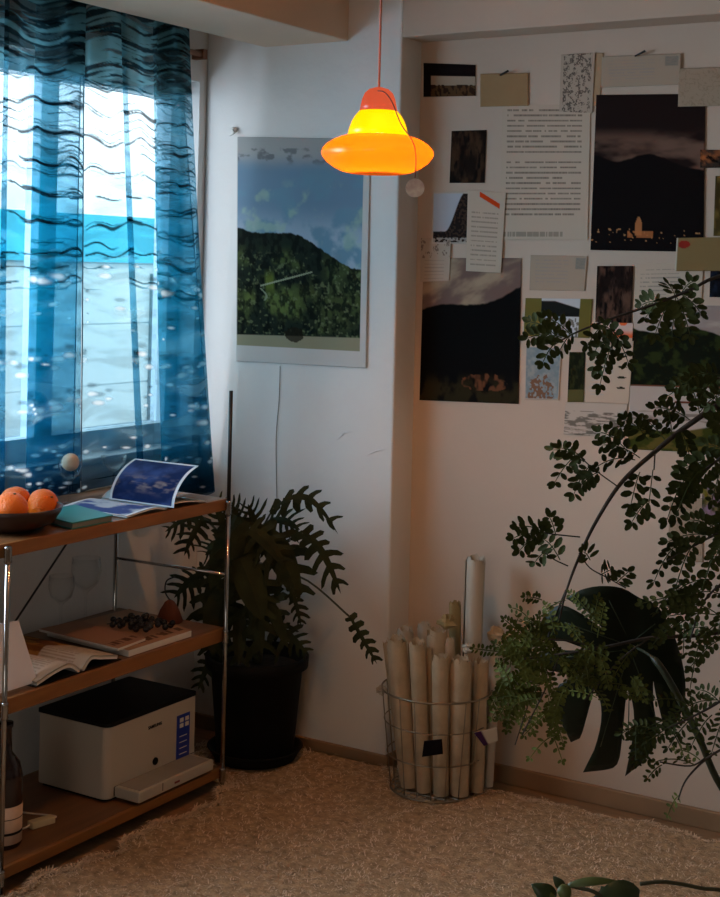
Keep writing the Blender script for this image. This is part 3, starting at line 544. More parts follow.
PR = [ # name, px quad, z-layer, res, fn, label, category
 ('printed_page', (503, 105, 591, 105, 588, 240, 500, 240), 1, (300, 420), f_page, 'tall white page of dense dark text lines left of the night photo', 'page'),
 ('mountain_photo', (424, 258, 522, 258, 519, 404, 420, 400), 1, (130, 190), f_mount, 'large portrait photo of a black mountain slope, left on the alcove wall', 'photo'),
 ('night_photo', (597, 95, 706, 94, 704, 252, 591, 250), 2, (150, 210), f_night, 'large dark night photo of a mountain above a lit church', 'photo'),
 ('landscape_photo', (424, 63, 476, 65, 476, 96, 424, 97), 1, (80, 50), f_horiz, 'small dark wide landscape photo at the top left of the alcove', 'photo'),
 ('envelope', (481, 74, 529, 73, 529, 106, 481, 107), 2, (40, 30), f_plain((168, 138, 100)), 'plain tan envelope pinned above the page of text', 'envelope'),
 ('ink_sketch', (562, 55, 596, 53, 593, 113, 560, 112), 3, (90, 150), f_sketch, 'narrow black ink sketch sheet between tan envelope and letter', 'drawing'),
 ('white_backing', (594, 53, 604, 53, 600, 106, 590, 106), 1, (10, 40), f_plain((184, 156, 124)), 'narrow tan paper strip left of the top letter', 'paper'),
 ('old_letter', (603, 57, 682, 54, 681, 85, 602, 88), 4, (80, 40), f_letter, 'wide faded letter pinned above the night photo', 'letter'),
 ('folded_map', (680, 69, 735, 67, 735, 106, 679, 107), 5, (70, 50), f_map(3), 'faded tan map sheet overlapping the top right of the night photo', 'map'),
 ('alley_photo', (452, 131, 487, 130, 485, 183, 450, 183), 1, (60, 90), f_coll((28, 18, 12), (78, 56, 38), (14, 10, 8), 5, 3), 'small dark brown portrait photo beside the lamp', 'photo'),
 ('street_photo', (434, 192, 470, 192, 469, 244, 433, 244), 3, (60, 80), f_street, 'small photo of a sloping street under a pale sky, below the brown alley photo', 'photo'),
 ('handwritten_note', (469, 190, 507, 193, 502, 273, 467, 271), 4, (90, 160), f_note, 'narrow handwritten note sheet held by an orange strip', 'note'),
 ('doodle_card', (422, 238, 452, 240, 450, 281, 421, 282), 3, (60, 70), f_diag, 'small white card with ink doodle overlapping the mountain photo top left', 'card'),
 ('postcard', (531, 255, 588, 256, 585, 291, 530, 290), 1, (90, 60), f_letter, 'pale postcard with grey stamp below the page of text', 'postcard'),
 ('statue_photo', (598, 266, 634, 266, 632, 323, 596, 322), 3, (60, 90), f_coll((30, 18, 14), (98, 72, 58), (18, 10, 8), 6, 12), 'small brown portrait photo above the orange-edged card', 'photo'),
 ('green_postcard', (526, 298, 593, 299, 590, 338, 524, 336), 1, (100, 60), f_green, 'olive green postcard with dark island picture in its middle', 'postcard'),
 ('orange_card', (608, 322, 634, 323, 633, 338, 607, 337), 2, (40, 24), f_orange, 'small white and orange card just below the brown statue photo', 'card'),
 ('rocky_water_photo', (526, 346, 562, 347, 559, 400, 525, 399), 1, (60, 80), f_water, 'small pale blue water photo with brown rocks', 'photo'),
 ('forest_photo', (570, 352, 586, 352, 584, 402, 568, 402), 2, (40, 80), f_forest, 'very narrow dark green forest photo left of the white sheet', 'photo'),
 ('white_sheet', (587, 340, 634, 341, 629, 404, 585, 402), 1, (60, 80), lambda u, v: mixc(text_rows(u, v, 14, .1, .5, .1, .9, ink=(190, 184, 176), seed=3), col3((40, 42, 30)), (np.hypot((u - .8) * 1.0, np.mod(v * 6, 1) - .5) < .1) & (v > .2) & (v < .85)), 'small white sheet with a column of dark leaf marks', 'paper'),
 ('shore_print', (566, 402, 628, 404, 625, 438, 564, 434), 1, (70, 50), f_rocks, 'pale print of grey shoreline rocks below the white sheet', 'print'),
 ('ruled_sheet', (636, 264, 704, 262, 702, 305, 634, 305), 1, (80, 60), lambda u, v: text_rows(u, v, 8, .08, .7, .1, .9, ink=(150, 142, 134), seed=23, fill=.25), 'pale sheet of faint writing above the lake photo', 'paper'),
 ('olive_card', (678, 238, 735, 237, 735, 271, 676, 271), 6, (60, 40), f_stamp, 'olive card with a round red seal below the night photo', 'card'),
 ('lake_photo', (634, 305, 760, 306, 760, 455, 628, 449), 1, (170, 200), f_lake, 'large photo of dark trees on a lake shore with a small boat', 'photo'),
 ('sunset_strip', (701, 150, 740, 150, 740, 168, 701, 168), 3, (40, 20), f_coll((60, 50, 44), (190, 110, 60), (20, 15, 14), 4, 2), 'dark and orange strip photo right of the night photo', 'photo'),
 ('cut_photo', (716, 176, 745, 176, 744, 236, 714, 236), 2, (24, 50), f_coll((72, 58, 26), (60, 50, 20), (120, 100, 50), 4, 7), 'olive brown photo cut off by the right edge, beside the night photo', 'photo'),
 ('harbour_photo', (711, 270, 745, 270, 745, 298, 710, 297), 2, (30, 30), f_coll((12, 14, 22), (30, 40, 60), (10, 10, 10), 5, 9), 'small near-black photo under the olive card at the right edge', 'photo'),
 ('faded_print', (670, 498, 704, 498, 703, 562, 668, 560), 1, (50, 80), f_map(9), 'faded grey print low on the wall behind the tree leaves', 'print'),
 ('flower_photo', (703, 486, 745, 486, 745, 520, 702, 520), 2, (40, 40), f_coll((110, 104, 30), (150, 120, 150), (60, 60, 24), 5, 19), 'green and purple flower photo at the right edge behind leaves', 'photo'),
]
for nm, qd, lay, res, fn, lab, cat in PR:
    q = [W(qd[i], qd[i + 1], 1, YC) for i in (0, 2, 4, 6)]
    o = sheet(nm, q, res, fn, M_matte if cat in ('page', 'note', 'paper', 'letter', 'card', 'map', 'drawing') else M_print, off=.0012 + .0014 * lay, bulge=.0008, seed=lay)
    tag(o, lab, cat)
def pin(a_, b_, lab):
    p0 = W(a_[0], a_[1], 1, YC - .014); p1 = W(b_[0], b_[1], 1, YC - .022)
    o = MB().tube([p0, p1], [.0022, .0035], 8).tube([p0, Vector((p0.x, YC - .003, p0.z))], .001, 6).build('push_pin', M_pin, smooth=True); tag(o, lab, 'pin', 'black pins on the alcove wall')
pin((500, 75), (508, 71), 'black pin at the top of the tan envelope'); pin((635, 56), (645, 51), 'black pin at the top of the wide faded letter')

# ------------------------------------------------------------------ shelf unit
SY0, SY1, SX0, SX1 = 2.362, 3.222, -2.785, -2.398
shelf = empty('shelf_unit', (-2.59, 2.79, 0), 'three-tier wood and chrome shelf unit under the window', 'shelf')
def board(z0, z1):
    MB().box((SX0, SY0, z0), (SX1 - .012, SY1, z1)).build('shelf_board', M_wood, shelf, bevel=.002)
    MB().box((SX1 - .012, SY0, z0 - .001), (SX1 + .001, SY1, z1 + .0005)).build('edge_strip', M_edge, shelf, bevel=.002)
board(.776, .806); board(.415, .450); board(.040, .064)
def post(x, y, z1):
    p = MB().tube([(x, y, 0.012), (x, y, z1)], .0062, 14).build('post', M_chrome, shelf, smooth=True)
    b = MB().tube([(x, y, .0), (x, y, .014)], .011, 14); b.build('foot', M_chrome, p, smooth=True)
    for z in (.783, .43, .05):
        prof = [(.005, -.02)] + [(.0082 + (.0014 if k % 2 else 0), -.018 + k * .004) for k in range(10)] + [(.005, .02)]
        MB().lathe(prof, (x, y, z), 18).build('collar', M_chrome, p, smooth=True)
post(SX1 + .012, 3.205, .785); post(SX1 + .012, 2.378, .80); post(SX0 + .012, 3.190, .785); post(SX0 + .012, 2.352, .785)
post_x = SX1 + .012
MB().tube([(post_x, 3.205, .785), (post_x, 3.205, 1.105)], .0055, 10).build('tall_rod', M_dkmetal, shelf, smooth=True)
MB().tube([(SX0 + .012, 3.190, .60), (post_x, 3.205, .60)], .004, 8).build('side_rail', M_chrome, shelf, smooth=True)
MB().tube([(SX0 + .004, 3.10, .77), (SX0 + .004, 2.60, .30)], .003, 8).build('brace', M_dkmetal, shelf, smooth=True)

# ---- on the top board
TZ = .8072
bc = Vector((-2.505, 2.512, TZ))
MB().lathe([(0, 0), (.050, 0), (.056, .004), (.094, .020), (.112, .046), (.116, .058), (.112, .058), (.090, .024), (.050, .008), (0, .006)], bc, 48).build('fruit_bowl', M_bowl, smooth=True)
tag(bpy.data.objects['fruit_bowl'], 'dark brown wooden bowl holding oranges on the top shelf', 'bowl')
def orange(c, r, lab, tilt):
    t = empty('orange', c, lab, 'orange', 'oranges in the bowl'); b = MB(); vs = []; fs = []; n, m_ = 28, 18
    for i in range(m_ + 1):
        th = math.pi * i / m_; 
        for k in range(n):
            ph = 2 * math.pi * k / n; rr = r * (1 + .012 * math.sin(3 * ph + 1) + .01 * math.cos(5 * th)); dip = 1 - .06 * math.exp(-(th / .25) ** 2)
            vs.append(Vector(c) + Matrix.Rotation(tilt, 3, 'Y') @ Vector((rr * math.sin(th) * math.cos(ph), rr * math.sin(th) * math.sin(ph), rr * .93 * math.cos(th) * dip)))
    for i in range(m_):
        for k in range(n): fs.append((i * n + k, i * n + (k + 1) % n, (i + 1) * n + (k + 1) % n, (i + 1) * n + k))
    b.add(vs, fs).build('peel', M_orange, t, smooth=True)
    top = Vector(c) + Matrix.Rotation(tilt, 3, 'Y') @ Vector((0, 0, r * .872)); MB().lathe([(0, .0022), (.003, .002), (.0045, 0), (0, -.002)], top, 10).build('stem_end', M_calyx, t, smooth=True)
orange(W(43, 505, 0, -2.50), .040, 'deep orange fruit on the right side of the bowl', .9)
orange(W(11, 508, 0, -2.46), .040, 'paler orange in the front of the bowl at the left edge', .3)
orange(W(15, 501, 0, -2.56), .038, 'orange mostly hidden behind the paler front orange', -.3)
# teal book
tb = empty('teal_book', (-2.44, 2.70, TZ), 'teal hardcover book lying flat between oranges and magazine', 'book')
def slab(name, pts, z0, z1, m_, parent, bev=.0012): return MB().hexa([Vector((x, y, z0)) for x, y in pts], [Vector((x, y, z1)) for x, y in pts]).build(name, m_, parent, bevel=bev)
tp = [(-2.400, 2.600), (-2.398, 2.745), (-2.575, 2.80), (-2.585, 2.645)]
slab('cover', tp, TZ + .014, TZ + .017, M_teal, tb); slab('cover', tp, TZ, TZ + .0025, M_teal, tb)
ins = [(-2.402, 2.604), (-2.400, 2.742), (-2.572, 2.796), (-2.582, 2.649)]; slab('pages', ins, TZ + .0028, TZ + .0138, mat('grey_page_edges', srgb((120, 125, 120)), .8), tb, 0)
# open magazine
def f_mag1(u, v):
    c = mixc(np.broadcast_to(col3((22, 38, 80)), u.shape + (3,)), col3((64, 84, 136)), sm(.4, .8, fbm(u * 3, v * 3, 4, 2))); c = mixc(c, col3((150, 130, 125)), sm(.45, .75, fbm(u * 7, v * 14, 4, 6)) * np.exp(-((v - .55) / .14) ** 2) * .8); return border(c, u, v, .035, .045, (225, 228, 232))
def f_mag0(u, v):
    c = mixc(np.broadcast_to(col3((70, 85, 140)), u.shape + (3,)), col3((190, 195, 205)), sm(.42, .66, fbm(u * 4, v * 6, 4, 5))); return border(c, u, v, .05, .04, (228, 230, 232))
mg = empty('open_magazine', (-2.5, 2.95, TZ), 'open photo magazine with one page standing up on the top shelf', 'magazine')
def curved(name, prof, xa, xb, fn, res, mat_, parent, th=.002):
    """prof: list of (y,z) from spine outwards; xa near -X end, xb near +X end"""
    pr = cmr([Vector((0, y, z)) for y, z in prof], 8); n = len(pr); q0 = []
    nu, nv = res; b = None
    ys = np.interp(np.linspace(0, n - 1, nv), np.arange(n), [p.y for p in pr]); zs = np.interp(np.linspace(0, n - 1, nv), np.arange(n), [p.z for p in pr])
    u, v = np.meshgrid(np.linspace(0, 1, nu), np.linspace(0, 1, nv)); X = xa + (xb - xa) * u; pos = np.stack([X, np.broadcast_to(ys[:, None], X.shape), np.broadcast_to(zs[:, None], X.shape)], -1)
    ty = np.gradient(ys); tz = np.gradient(zs); L = np.hypot(ty, tz); nrm = np.stack([0 * ty, -tz / L, ty / L], 1)[:, None, :] * (-1 if name.startswith('left') else 1)
    bot = pos - nrm * th; N = nu * nv; idx = np.arange(N).reshape(nv, nu)
    a, bb, c, d = idx[:-1, :-1].ravel(), idx[:-1, 1:].ravel(), idx[1:, 1:].ravel(), idx[1:, :-1].ravel()
    bd_ = np.concatenate([idx[0, :], idx[1:, -1], idx[-1, ::-1][1:], idx[::-1, 0][1:]])
    f = np.concatenate([np.stack([a, bb, c, d], 1), np.stack([a, d, c, bb], 1) + N, np.stack([bd_[:-1], bd_[1:], bd_[1:] + N, bd_[:-1] + N], 1)])
    me = bpy.data.meshes.new(name); me.from_pydata((np.concatenate([pos.reshape(-1, 3), bot.reshape(-1, 3)]) - np.array(parent['_o'])).tolist(), [], f.tolist())
    rgb = fn(u, v); cc = np.ones((2 * N, 4)); cc[:N, :3] = np.clip(rgb, 0, 1).reshape(-1, 3); cc[N:, :3] = cc[:N, :3] if th < .0015 else .6
    at = me.attributes.new('Col', 'FLOAT_COLOR', 'POINT'); at.data.foreach_set('color', cc.ravel()); me.materials.append(mat_); me.polygons.foreach_set('use_smooth', [True] * len(me.polygons))
    o = bpy.data.objects.new(name, me); COL.objects.link(o); o.parent = parent; o['_o'] = parent['_o']; return o
z = TZ + .0004
curved('left_page', [(2.948, z + .007), (2.91, z + .014), (2.86, z + .012), (2.80, z + .006)], -2.625, -2.40, f_mag0, (80, 70), M_print, mg, .005)
curved('standing_page', [(2.950, z + .010), (2.955, z + .035), (2.975, z + .066), (3.008, z + .092), (3.05, z + .109)], -2.592, -2.372, lambda u, v: f_mag1(u, 1 - v), (90, 90), M_print, mg, .001)
white = lambda u, v: np.broadcast_to(col3((215, 215, 212)), u.shape + (3,))
curved('right_page', [(2.952, z + .006), (2.985, z + .016), (3.05, z + .014), (3.125, z + .005)], -2.625, -2.40, white, (20, 30), M_print, mg, .004)
curved('loose_page', [(2.952, z + .012), (2.98, z + .028), (3.04, z + .034), (3.115, z + .020)], -2.62, -2.395, white, (20, 30), M_print, mg, .001)
# glasses
def stemglass(name, c, h, r, label, prof=None, group=None):
    o = MB().lathe(prof or [(0, 0), (.030, .001), (.031, .0025), (.006, .006), (.0035, .012), (.0035, h * .45), (.008, h * .50), (r * .8, h * .62), (r, h * .80), (r * .92, h), (r * .89, h), (r * .96, h * .80), (r * .76, h * .635), (.004, h * .52), (0, h * .515)], c, 36).build(name, M_glass, smooth=True)
    return tag(o, label, 'glass', group)
g1 = W(70, 500, 2, TZ); g1 = Vector((-2.655, 2.865, TZ)); stemglass('wine_glass', g1, .128, .033, 'stemmed glass holding a pale ball beside the oranges')
ball = Vector((g1.x, g1.y, TZ + .112)); b = MB(); b.lathe([(.0235 * math.sin(math.pi * i / 16), .0235 * math.cos(math.pi * i / 16)) for i in range(17)], ball, 28); tag(b.build('ball', M_ball, smooth=True), 'pale wooden ball sitting in the stemmed glass', 'ball')
g2 = Vector((-2.64, 3.02, TZ)); stemglass('coupe_glass', g2, .115, .034, 'wide coupe glass standing behind the open magazine', [(0, 0), (.028, .001), (.029, .0025), (.006, .006), (.003, .012), (.003, .07), (.012, .078), (.030, .092), (.036, .115), (.0345, .115), (.0285, .094), (.010, .081), (0, .08)])
s0 = P(17, 479, 3.62); s1 = P(11, 456, 3.62); s0 = Vector((-2.66, 2.58, TZ)); 
tag(MB().tube([s0, s0 + Vector((-.01, -.015, .165))], .0014, 6).lathe([(0, 0), (.012, 0), (.010, .012), (.004, .016), (0, .016)], s0, 16).build('incense_holder', M_pin, smooth=True), 'thin dark incense stick standing behind the oranges', 'incense')

# ---- on the middle board
MZ = .4508
wb = empty('white_board', (-2.44, 2.43, MZ), 'pale white panel leaning upright at the left end of the middle shelf', 'panel')
a0, a1 = W(-14, 702, 0, -2.43), W(36, 690, 0, -2.43); a0.z = a1.z = MZ + .004
t0, t1 = W(-24, 628, 0, -2.50), W(17, 621, 0, -2.50)
n_ = (a1 - a0).cross(t0 - a0).normalized() * .006
MB().hexa([a0, a1, t1, t0], [a0 + n_, a1 + n_, t1 + n_, t0 + n_]).build('panel', mat('pale_panel', srgb((228, 232, 248)), .5, var=.02), wb, bevel=.001)
MB().hexa([a0 - n_ * .3, a1 - n_ * .3, t1 - n_ * .3, t0 - n_ * .3], [a0, a1, t1, t0]).build('backing', M_base, wb)
om = empty('open_book', (-2.5, 2.65, MZ), 'thick open book with brown photo pages on the middle shelf', 'book')
def f_bk(u, v):
    c = text_rows(u, v, 12, .1, .9, .1, .9, ink=(170, 150, 130), paper=(205, 190, 170), seed=5); p = (u < .5) & (v > .1); return mixc(c, mixc(np.broadcast_to(col3((120, 72, 34)), u.shape + (3,)), col3((170, 120, 60)), sm(.4, .6, fbm(u * 8, v * 8, 3, 3))), p * 1.0)
z = MZ
curved('left_pages', [(2.655, z + .008), (2.62, z + .030), (2.57, z + .028), (2.505, z + .012)], -2.72, -2.412, f_bk, (80, 60), M_print, om, .010)
curved('right_pages', [(2.660, z + .008), (2.69, z + .032), (2.73, z + .026), (2.79, z + .014)], -2.72, -2.412, f_bk, (80, 60), M_print, om, .010)
slab('cover', [(-2.408, 2.50), (-2.408, 2.80), (-2.73, 2.80), (-2.73, 2.50)], z, z + .002, M_black, om, 0)
def f_cov(seed, base, ink):
    def g(u, v):
        c = np.broadcast_to(col3(base), u.shape + (3,)); bd_ = ((u > .05) & (u < .95) & (np.abs(v - .88) < .05) & (vnoise(u * 26, v * 3, seed) > .42)); c = mixc(c, col3(ink), bd_ * .8); return c
    return g
bk = empty('art_book', (-2.56, 2.98, MZ), 'large flat brown-bordered book under the black berries', 'book', None)
qb = [(-2.41, 2.83), (-2.41, 3.085), (-2.70, 3.17), (-2.72, 2.86)]
slab('block', qb, MZ, MZ + .016, M_paperw, bk); sheet('cover', [Vector((x, y, MZ + .0172)) for x, y in (qb[3], qb[2], qb[1], qb[0])], (90, 90), f_cov(4, (178, 140, 112), (60, 36, 24)), M_print, bk, nrm=(0, 0, 1), th=.001)
b2_ = empty('thin_magazine', (-2.55, 2.85, MZ + .018), 'thin cream magazine with dark red lettering overlapping the large flat book', 'magazine')
qc = [(-2.425, 2.805), (-2.435, 2.925), (-2.70, 2.96), (-2.72, 2.83)]
slab('block', qc, MZ + .018, MZ + .024, M_paperw, b2_); sheet('cover', [Vector((x, y, MZ + .0252)) for x, y in (qc[3], qc[2], qc[1], qc[0])], (90, 60), f_cov(9, (168, 130, 108), (70, 30, 24)), M_print, b2_, nrm=(0, 0, 1), th=.001)
bb = empty('berry_cluster', (-2.5, 3.03, MZ + .018), 'cluster of glossy black berries lying on the large flat book', 'berries'); b = MB()
rr = random.Random(2)
for k in range(46):
    c = Vector((-2.53 + rr.uniform(-.07, .075), 3.01 + rr.uniform(-.055, .055), MZ + .027 + rr.uniform(0, .014))); b.lathe([(.0085 * math.sin(math.pi * i / 8), .0085 * math.cos(math.pi * i / 8)) for i in range(9)], c, 12)
o = b.build('berries', mat('black_berry', (.006, .006, .009), .25, var=.1), bb, smooth=True); o['kind'] = 'stuff'
MB().tube([(-2.60, 2.96, MZ + .030), (-2.53, 3.01, MZ + .038), (-2.45, 3.05, MZ + .030)], .0018, 6).build('stalk', M_bark, bb)
g3 = Vector((-2.722, 3.01, MZ)); stemglass('tall_wine_glass', g3, .185, .042, 'tall empty wine glass at the back of the middle shelf')
g4 = Vector((-2.728, 2.92, MZ)); stemglass('small_wine_glass', g4, .15, .036, 'shorter empty wine glass left of the tall one at the back')
ct = empty('brown_bell', (-2.56, 3.176, MZ), 'small dark brown bell-shaped object with a wire loop at the shelf end', 'ornament')
MB().lathe([(0, 0), (.036, 0), (.038, .004), (.026, .035), (.014, .055), (.004, .062), (0, .062)], (-2.56, 3.176, MZ), 28).build('body', M_brown, ct, smooth=True)
MB().tube(cmr([(-2.56, 3.176, MZ + .060), (-2.565, 3.161, MZ + .085), (-2.565, 3.166, MZ + .115), (-2.55, 3.186, MZ + .125)], 5), .002, 6).build('wire_loop', M_pin, ct, smooth=True)

# ---- on the bottom board
BZ = .0646
pr = empty('printer', (-2.58, 3.01, BZ), 'white laser printer with black top on the bottom shelf', 'printer')
px0, px1, py0, py1, pz1 = -2.715, -2.475, 2.832, 3.196, .268
def rbox(x0, x1, y0, y1, z0, z1, r, n=6):
    pts = []
    for cxx, cyy, a0_ in ((x1 - r, y0 + r, -90), (x1 - r * .3, y1 - r * .3, 0), (x0 + r * .3, y1 - r * .3, 90), (x0 + r * .3, y0 + r * .3, 180)):
        rr_ = r if a0_ == -90 else r * .3
        for k in range(n + 1):
            a = math.radians(a0_ + 90 * k / n); pts.append((cxx + rr_ * math.cos(a), cyy + rr_ * math.sin(a)))
    m_ = len(pts); b = MB(); vs = [(x, y, z0) for x, y in pts] + [(x, y, z1) for x, y in pts]
    return b.add(vs, [tuple(range(m_))[::-1], tuple(range(m_, 2 * m_))] + [(k, (k + 1) % m_, (k + 1) % m_ + m_, k + m_) for k in range(m_)])
rbox(px0, px1, py0, py1, BZ + .006, pz1 - .012, .022).build('body', M_white, pr, bevel=.003)
rbox(px0 - .004, px1 + .002, py0 - .002, py1 + .001, pz1 - .012, pz1, .024).build('top_cover', M_black, pr, bevel=.002)
rbox(px0 + .01, px1 - .006, py0 + .006, py1 - .006, BZ, BZ + .006, .02).build('plinth', M_black, pr)
XF = px1 + .0006
def onfront(x, y, d=0): p = W(x, y, 0, px1 + d); return p
def plate(name, y0, y1, z0, z1, m_, d=.001, parent=pr): return MB().box((px1 - .001, y0, z0), (px1 + d, y1, z1)).build(name, m_, parent)
plate('blue_sticker', 3.112, 3.168, .098, .218, M_blue, .0012)
bs = bpy.data.objects['blue_sticker']
for i in range(2):
    for j in range(2): MB().box((px1 + .0005, 3.124 + i * .023, .183 + j * .015), (px1 + .0022, 3.139 + i * .023, .194 + j * .015)).build('white_square', M_paperw, bs)
for j in range(4): MB().box((px1 + .0005, 3.124, .110 + j * .016), (px1 + .0018, 3.156, .112 + j * .016)).build('white_line', M_paperw, bs)

MB().tube([(px1 - .001, 3.023, .121), (px1 + .003, 3.023, .121)], .010, 24).build('power_button', M_black, pr)
b = MB().box((px1 - .001, py0 + .03, .098), (px1 + .0008, py1 - .006, .0995)).box((px1 - .001, py0 + .028, BZ + .012), (px1 + .0008, py0 + .030, .0985)); b.build('seam', M_black, pr)
fc = bpy.data.curves.new('brand_mark', 'FONT'); fc.body = 'SAMSUNG'; fc.size = .0115; fc.extrude = .0004; fc.offset = .0003; fc.space_character = 1.1
fo = bpy.data.objects.new('brand_mark', fc); COL.objects.link(fo); fc.materials.append(M_black)
dg = bpy.context.evaluated_depsgraph_get(); me = bpy.data.meshes.new_from_object(fo.evaluated_get(dg)); bpy.data.objects.remove(fo)
lg = bpy.data.objects.new('brand_mark', me); COL.objects.link(lg); me.materials.clear(); me.materials.append(M_black); lg.parent = pr
lg.matrix_local = Matrix.Translation(Vector((px1 + .0006, 2.992, .213)) - Vector(pr['_o'])) @ Matrix(((0, 0, 1, 0), (1, 0, 0, 0), (0, 1, 0, 0), (0, 0, 0, 1)))
tr = MB(); tx0, tx1, ty0, ty1 = px1 + .001, -2.392, 2.862, 3.172
tr.box((tx0, ty0, BZ + .008), (tx1, ty1, BZ + .036)); tray = tr.build('paper_tray', M_white, pr, bevel=.003)
MB().box((tx0 + .004, ty0 + .012, BZ + .0355), (tx1 - .008, ty1 - .012, BZ + .0372)).build('tray_lid', mat('grey_lid', srgb((150, 145, 138)), .5), tray)
MB().box((tx1 - .0005, 3.005, BZ + .018), (tx1 + .0012, 3.025, BZ + .023)).build('tray_mark', mat('dark_red_mark', srgb((120, 30, 25)), .5), tray)
MB().box((tx1 - .0005, 2.955, BZ + .014), (tx1 + .0006, 2.957, BZ + .034)).build('tray_notch', M_black, tray)
# bottle
bt = Vector((-2.500, 2.497, BZ)); bo = empty('bottle', tuple(bt), 'dark glass bottle with pale label on the bottom shelf at the left edge', 'bottle')
M_btl = mat('dark_bottle_glass', (.018, .006, .006), .15, var=.1, spec=.6)
MB().lathe([(0, 0), (.040, 0), (.043, .005), (.043, .165), (.036, .195), (.017, .22), (.015, .275), (.018, .28), (.018, .29), (0, .29)], bt, 40).build('glass_body', M_btl, bo, smooth=True)
def f_lab(u, v):
    c = text_rows(u, v, 9, .05, .95, .08, .92, ink=(120, 70, 60), paper=(222, 190, 165), seed=3, fill=.4, wn=10); return mixc(c, col3((20, 12, 10)), (np.abs(v - .80) < .03) * 1.0)
nn = 40; vs = []; 
b = MB(); b.lathe([(.0434, .012), (.0434, .10), (.0438, .10), (.0438, .012)], bt, 48, closed=True); lb = b.build('paper_label', mat('bottle_label', srgb((222, 190, 165)), .7, var=.12, scale=40), bo, smooth=True)
b = MB(); b.lathe([(.0437, .034), (.0437, .040), (.0441, .040), (.0441, .034)], bt, 48, closed=True); b.lathe([(.0437, .07), (.0437, .072), (.0441, .072), (.0441, .07)], bt, 48, closed=True); b.build('label_stripe', M_black, lb)
ad = empty('power_adapter', (-2.50, 2.635, BZ), 'cream power adapter with white cable lying behind the bottle', 'adapter')
A0, A1 = Vector((-2.515, 2.60, BZ)), Vector((-2.500, 2.665, BZ)); dd = (A1 - A0).normalized(); nn_ = Vector((-dd.y, dd.x, 0)) * .012
MB().hexa([A0 - nn_, A1 - nn_, A1 + nn_, A0 + nn_], [p + Vector((0, 0, .018)) for p in (A0 - nn_, A1 - nn_, A1 + nn_, A0 + nn_)]).build('block', M_cream, ad, bevel=.003)
MB().tube(cmr([A1 + Vector((0, 0, .01)), A1 + dd * .02 + Vector((-.02, 0, .006)), (-2.60, 2.66, BZ + .004), (-2.66, 2.60, BZ + .03), (-2.62, 2.54, BZ + .05), (-2.60, 2.50, BZ + .03)], 6), .0022, 8).build('cable', M_paperw, ad, smooth=True)
MB().tube(cmr([A0 + Vector((0, 0, .01)), A0 - dd * .02 + Vector((0, 0, .006)), (-2.56, 2.56, BZ + .004), (-2.60, 2.52, BZ + .02)], 6), .0022, 8).build('cable', M_paperw, ad, smooth=True)

# ------------------------------------------------------------------ potted lobed plant
PC = Vector((-2.456, 3.455, 0.020))
pp = empty('potted_philodendron', tuple(PC), 'dark lobed-leaf plant in a black pot between shelf and pillar corner', 'potted plant')
MB().lathe([(0, .012), (.105, .012), (.112, .02), (.134, .262), (.150, .266), (.152, .296), (.146, .300), (.138, .296), (.130, .262), (0, .255)], PC, 48).build('pot', M_pot, pp, smooth=True)
MB().lathe([(0, 0), (.118, 0), (.136, .03), (.140, .034), (.132, .034), (.114, .008), (0, .008)], PC, 48).build('saucer', M_pot, pp, smooth=True)
MB().lathe([(0, .272), (.06, .270), (.131, .262)], PC, 32).build('soil', M_soil, pp)
ps = cmr([PC + Vector((0, 0, .27)), PC + Vector((.01, -.01, .36)), PC + Vector((-.01, 0, .46)), PC + Vector((.0, .01, .56))], 5)
MB().tube(ps, [.016] * len(ps), 10).build('trunk', M_stemA, pp, smooth=True)
def blade(b, base, tip, wid, view, n=6, droop=.12, body=.13, fold=.2):
    """deeply lobed leaf as a mesh fan from base to tip; view = approximate facing normal"""
    base = Vector(base); tip = Vector(tip); ax = tip - base; L = ax.length; T = ax.normalized(); V = Vector(view); V = (V - T * V.dot(T)).normalized(); S = T.cross(V)
    def mid(t): return base + ax * t + Vector((0, 0, 1)) * droop * L * (math.sin(math.pi * t))
    th = .0006
    def poly(ps_):
        k = len(ps_); f = [p + V * th for p in ps_]; g = [p - V * th for p in ps_]
        b.add(f + g, [tuple(range(k)), tuple(range(2 * k - 1, k - 1, -1))] + [(i, (i + 1) % k, (i + 1) % k + k, i + k) for i in range(k)])
    segs = 10
    for sgn in (-1, 1):
        for i in range(segs):
            t0 = i / segs; t1 = (i + 1) / segs; w0 = wid * body * math.sin(math.pi * min(1, .12 + .88 * t0)) ** .6; w1 = wid * body * (math.sin(math.pi * min(1, .12 + .88 * t1)) ** .6 if t1 < 1 else 0)
            poly([mid(t0), mid(t1), mid(t1) + S * sgn * w1 - V * fold * w1, mid(t0) + S * sgn * w0 - V * fold * w0])
        for k in range(n):
            t = .04 + .82 * k / (n - 1); ww = wid * .62 * (math.sin(math.pi * (.22 + .62 * k / (n - 1))) ** .8) * R.uniform(.7, 1.2)
            hw = L * .36 / n * R.uniform(.75, 1.25); fwd = (-.15 + 1.15 * k / (n - 1)) * ww * 1.1; m0 = mid(t)
            def pt(x, y): return m0 + T * (y + fwd * (x / ww) ** 1.3) + S * sgn * x - V * (fold * x + .35 * x * x / ww)
            poly([m0 - T * hw, pt(ww * .45, -hw * .95), pt(ww * .8, -hw * .9), pt(ww, 0), pt(ww * .8, hw * .75), pt(ww * .45, hw * .7), m0 + T * hw])
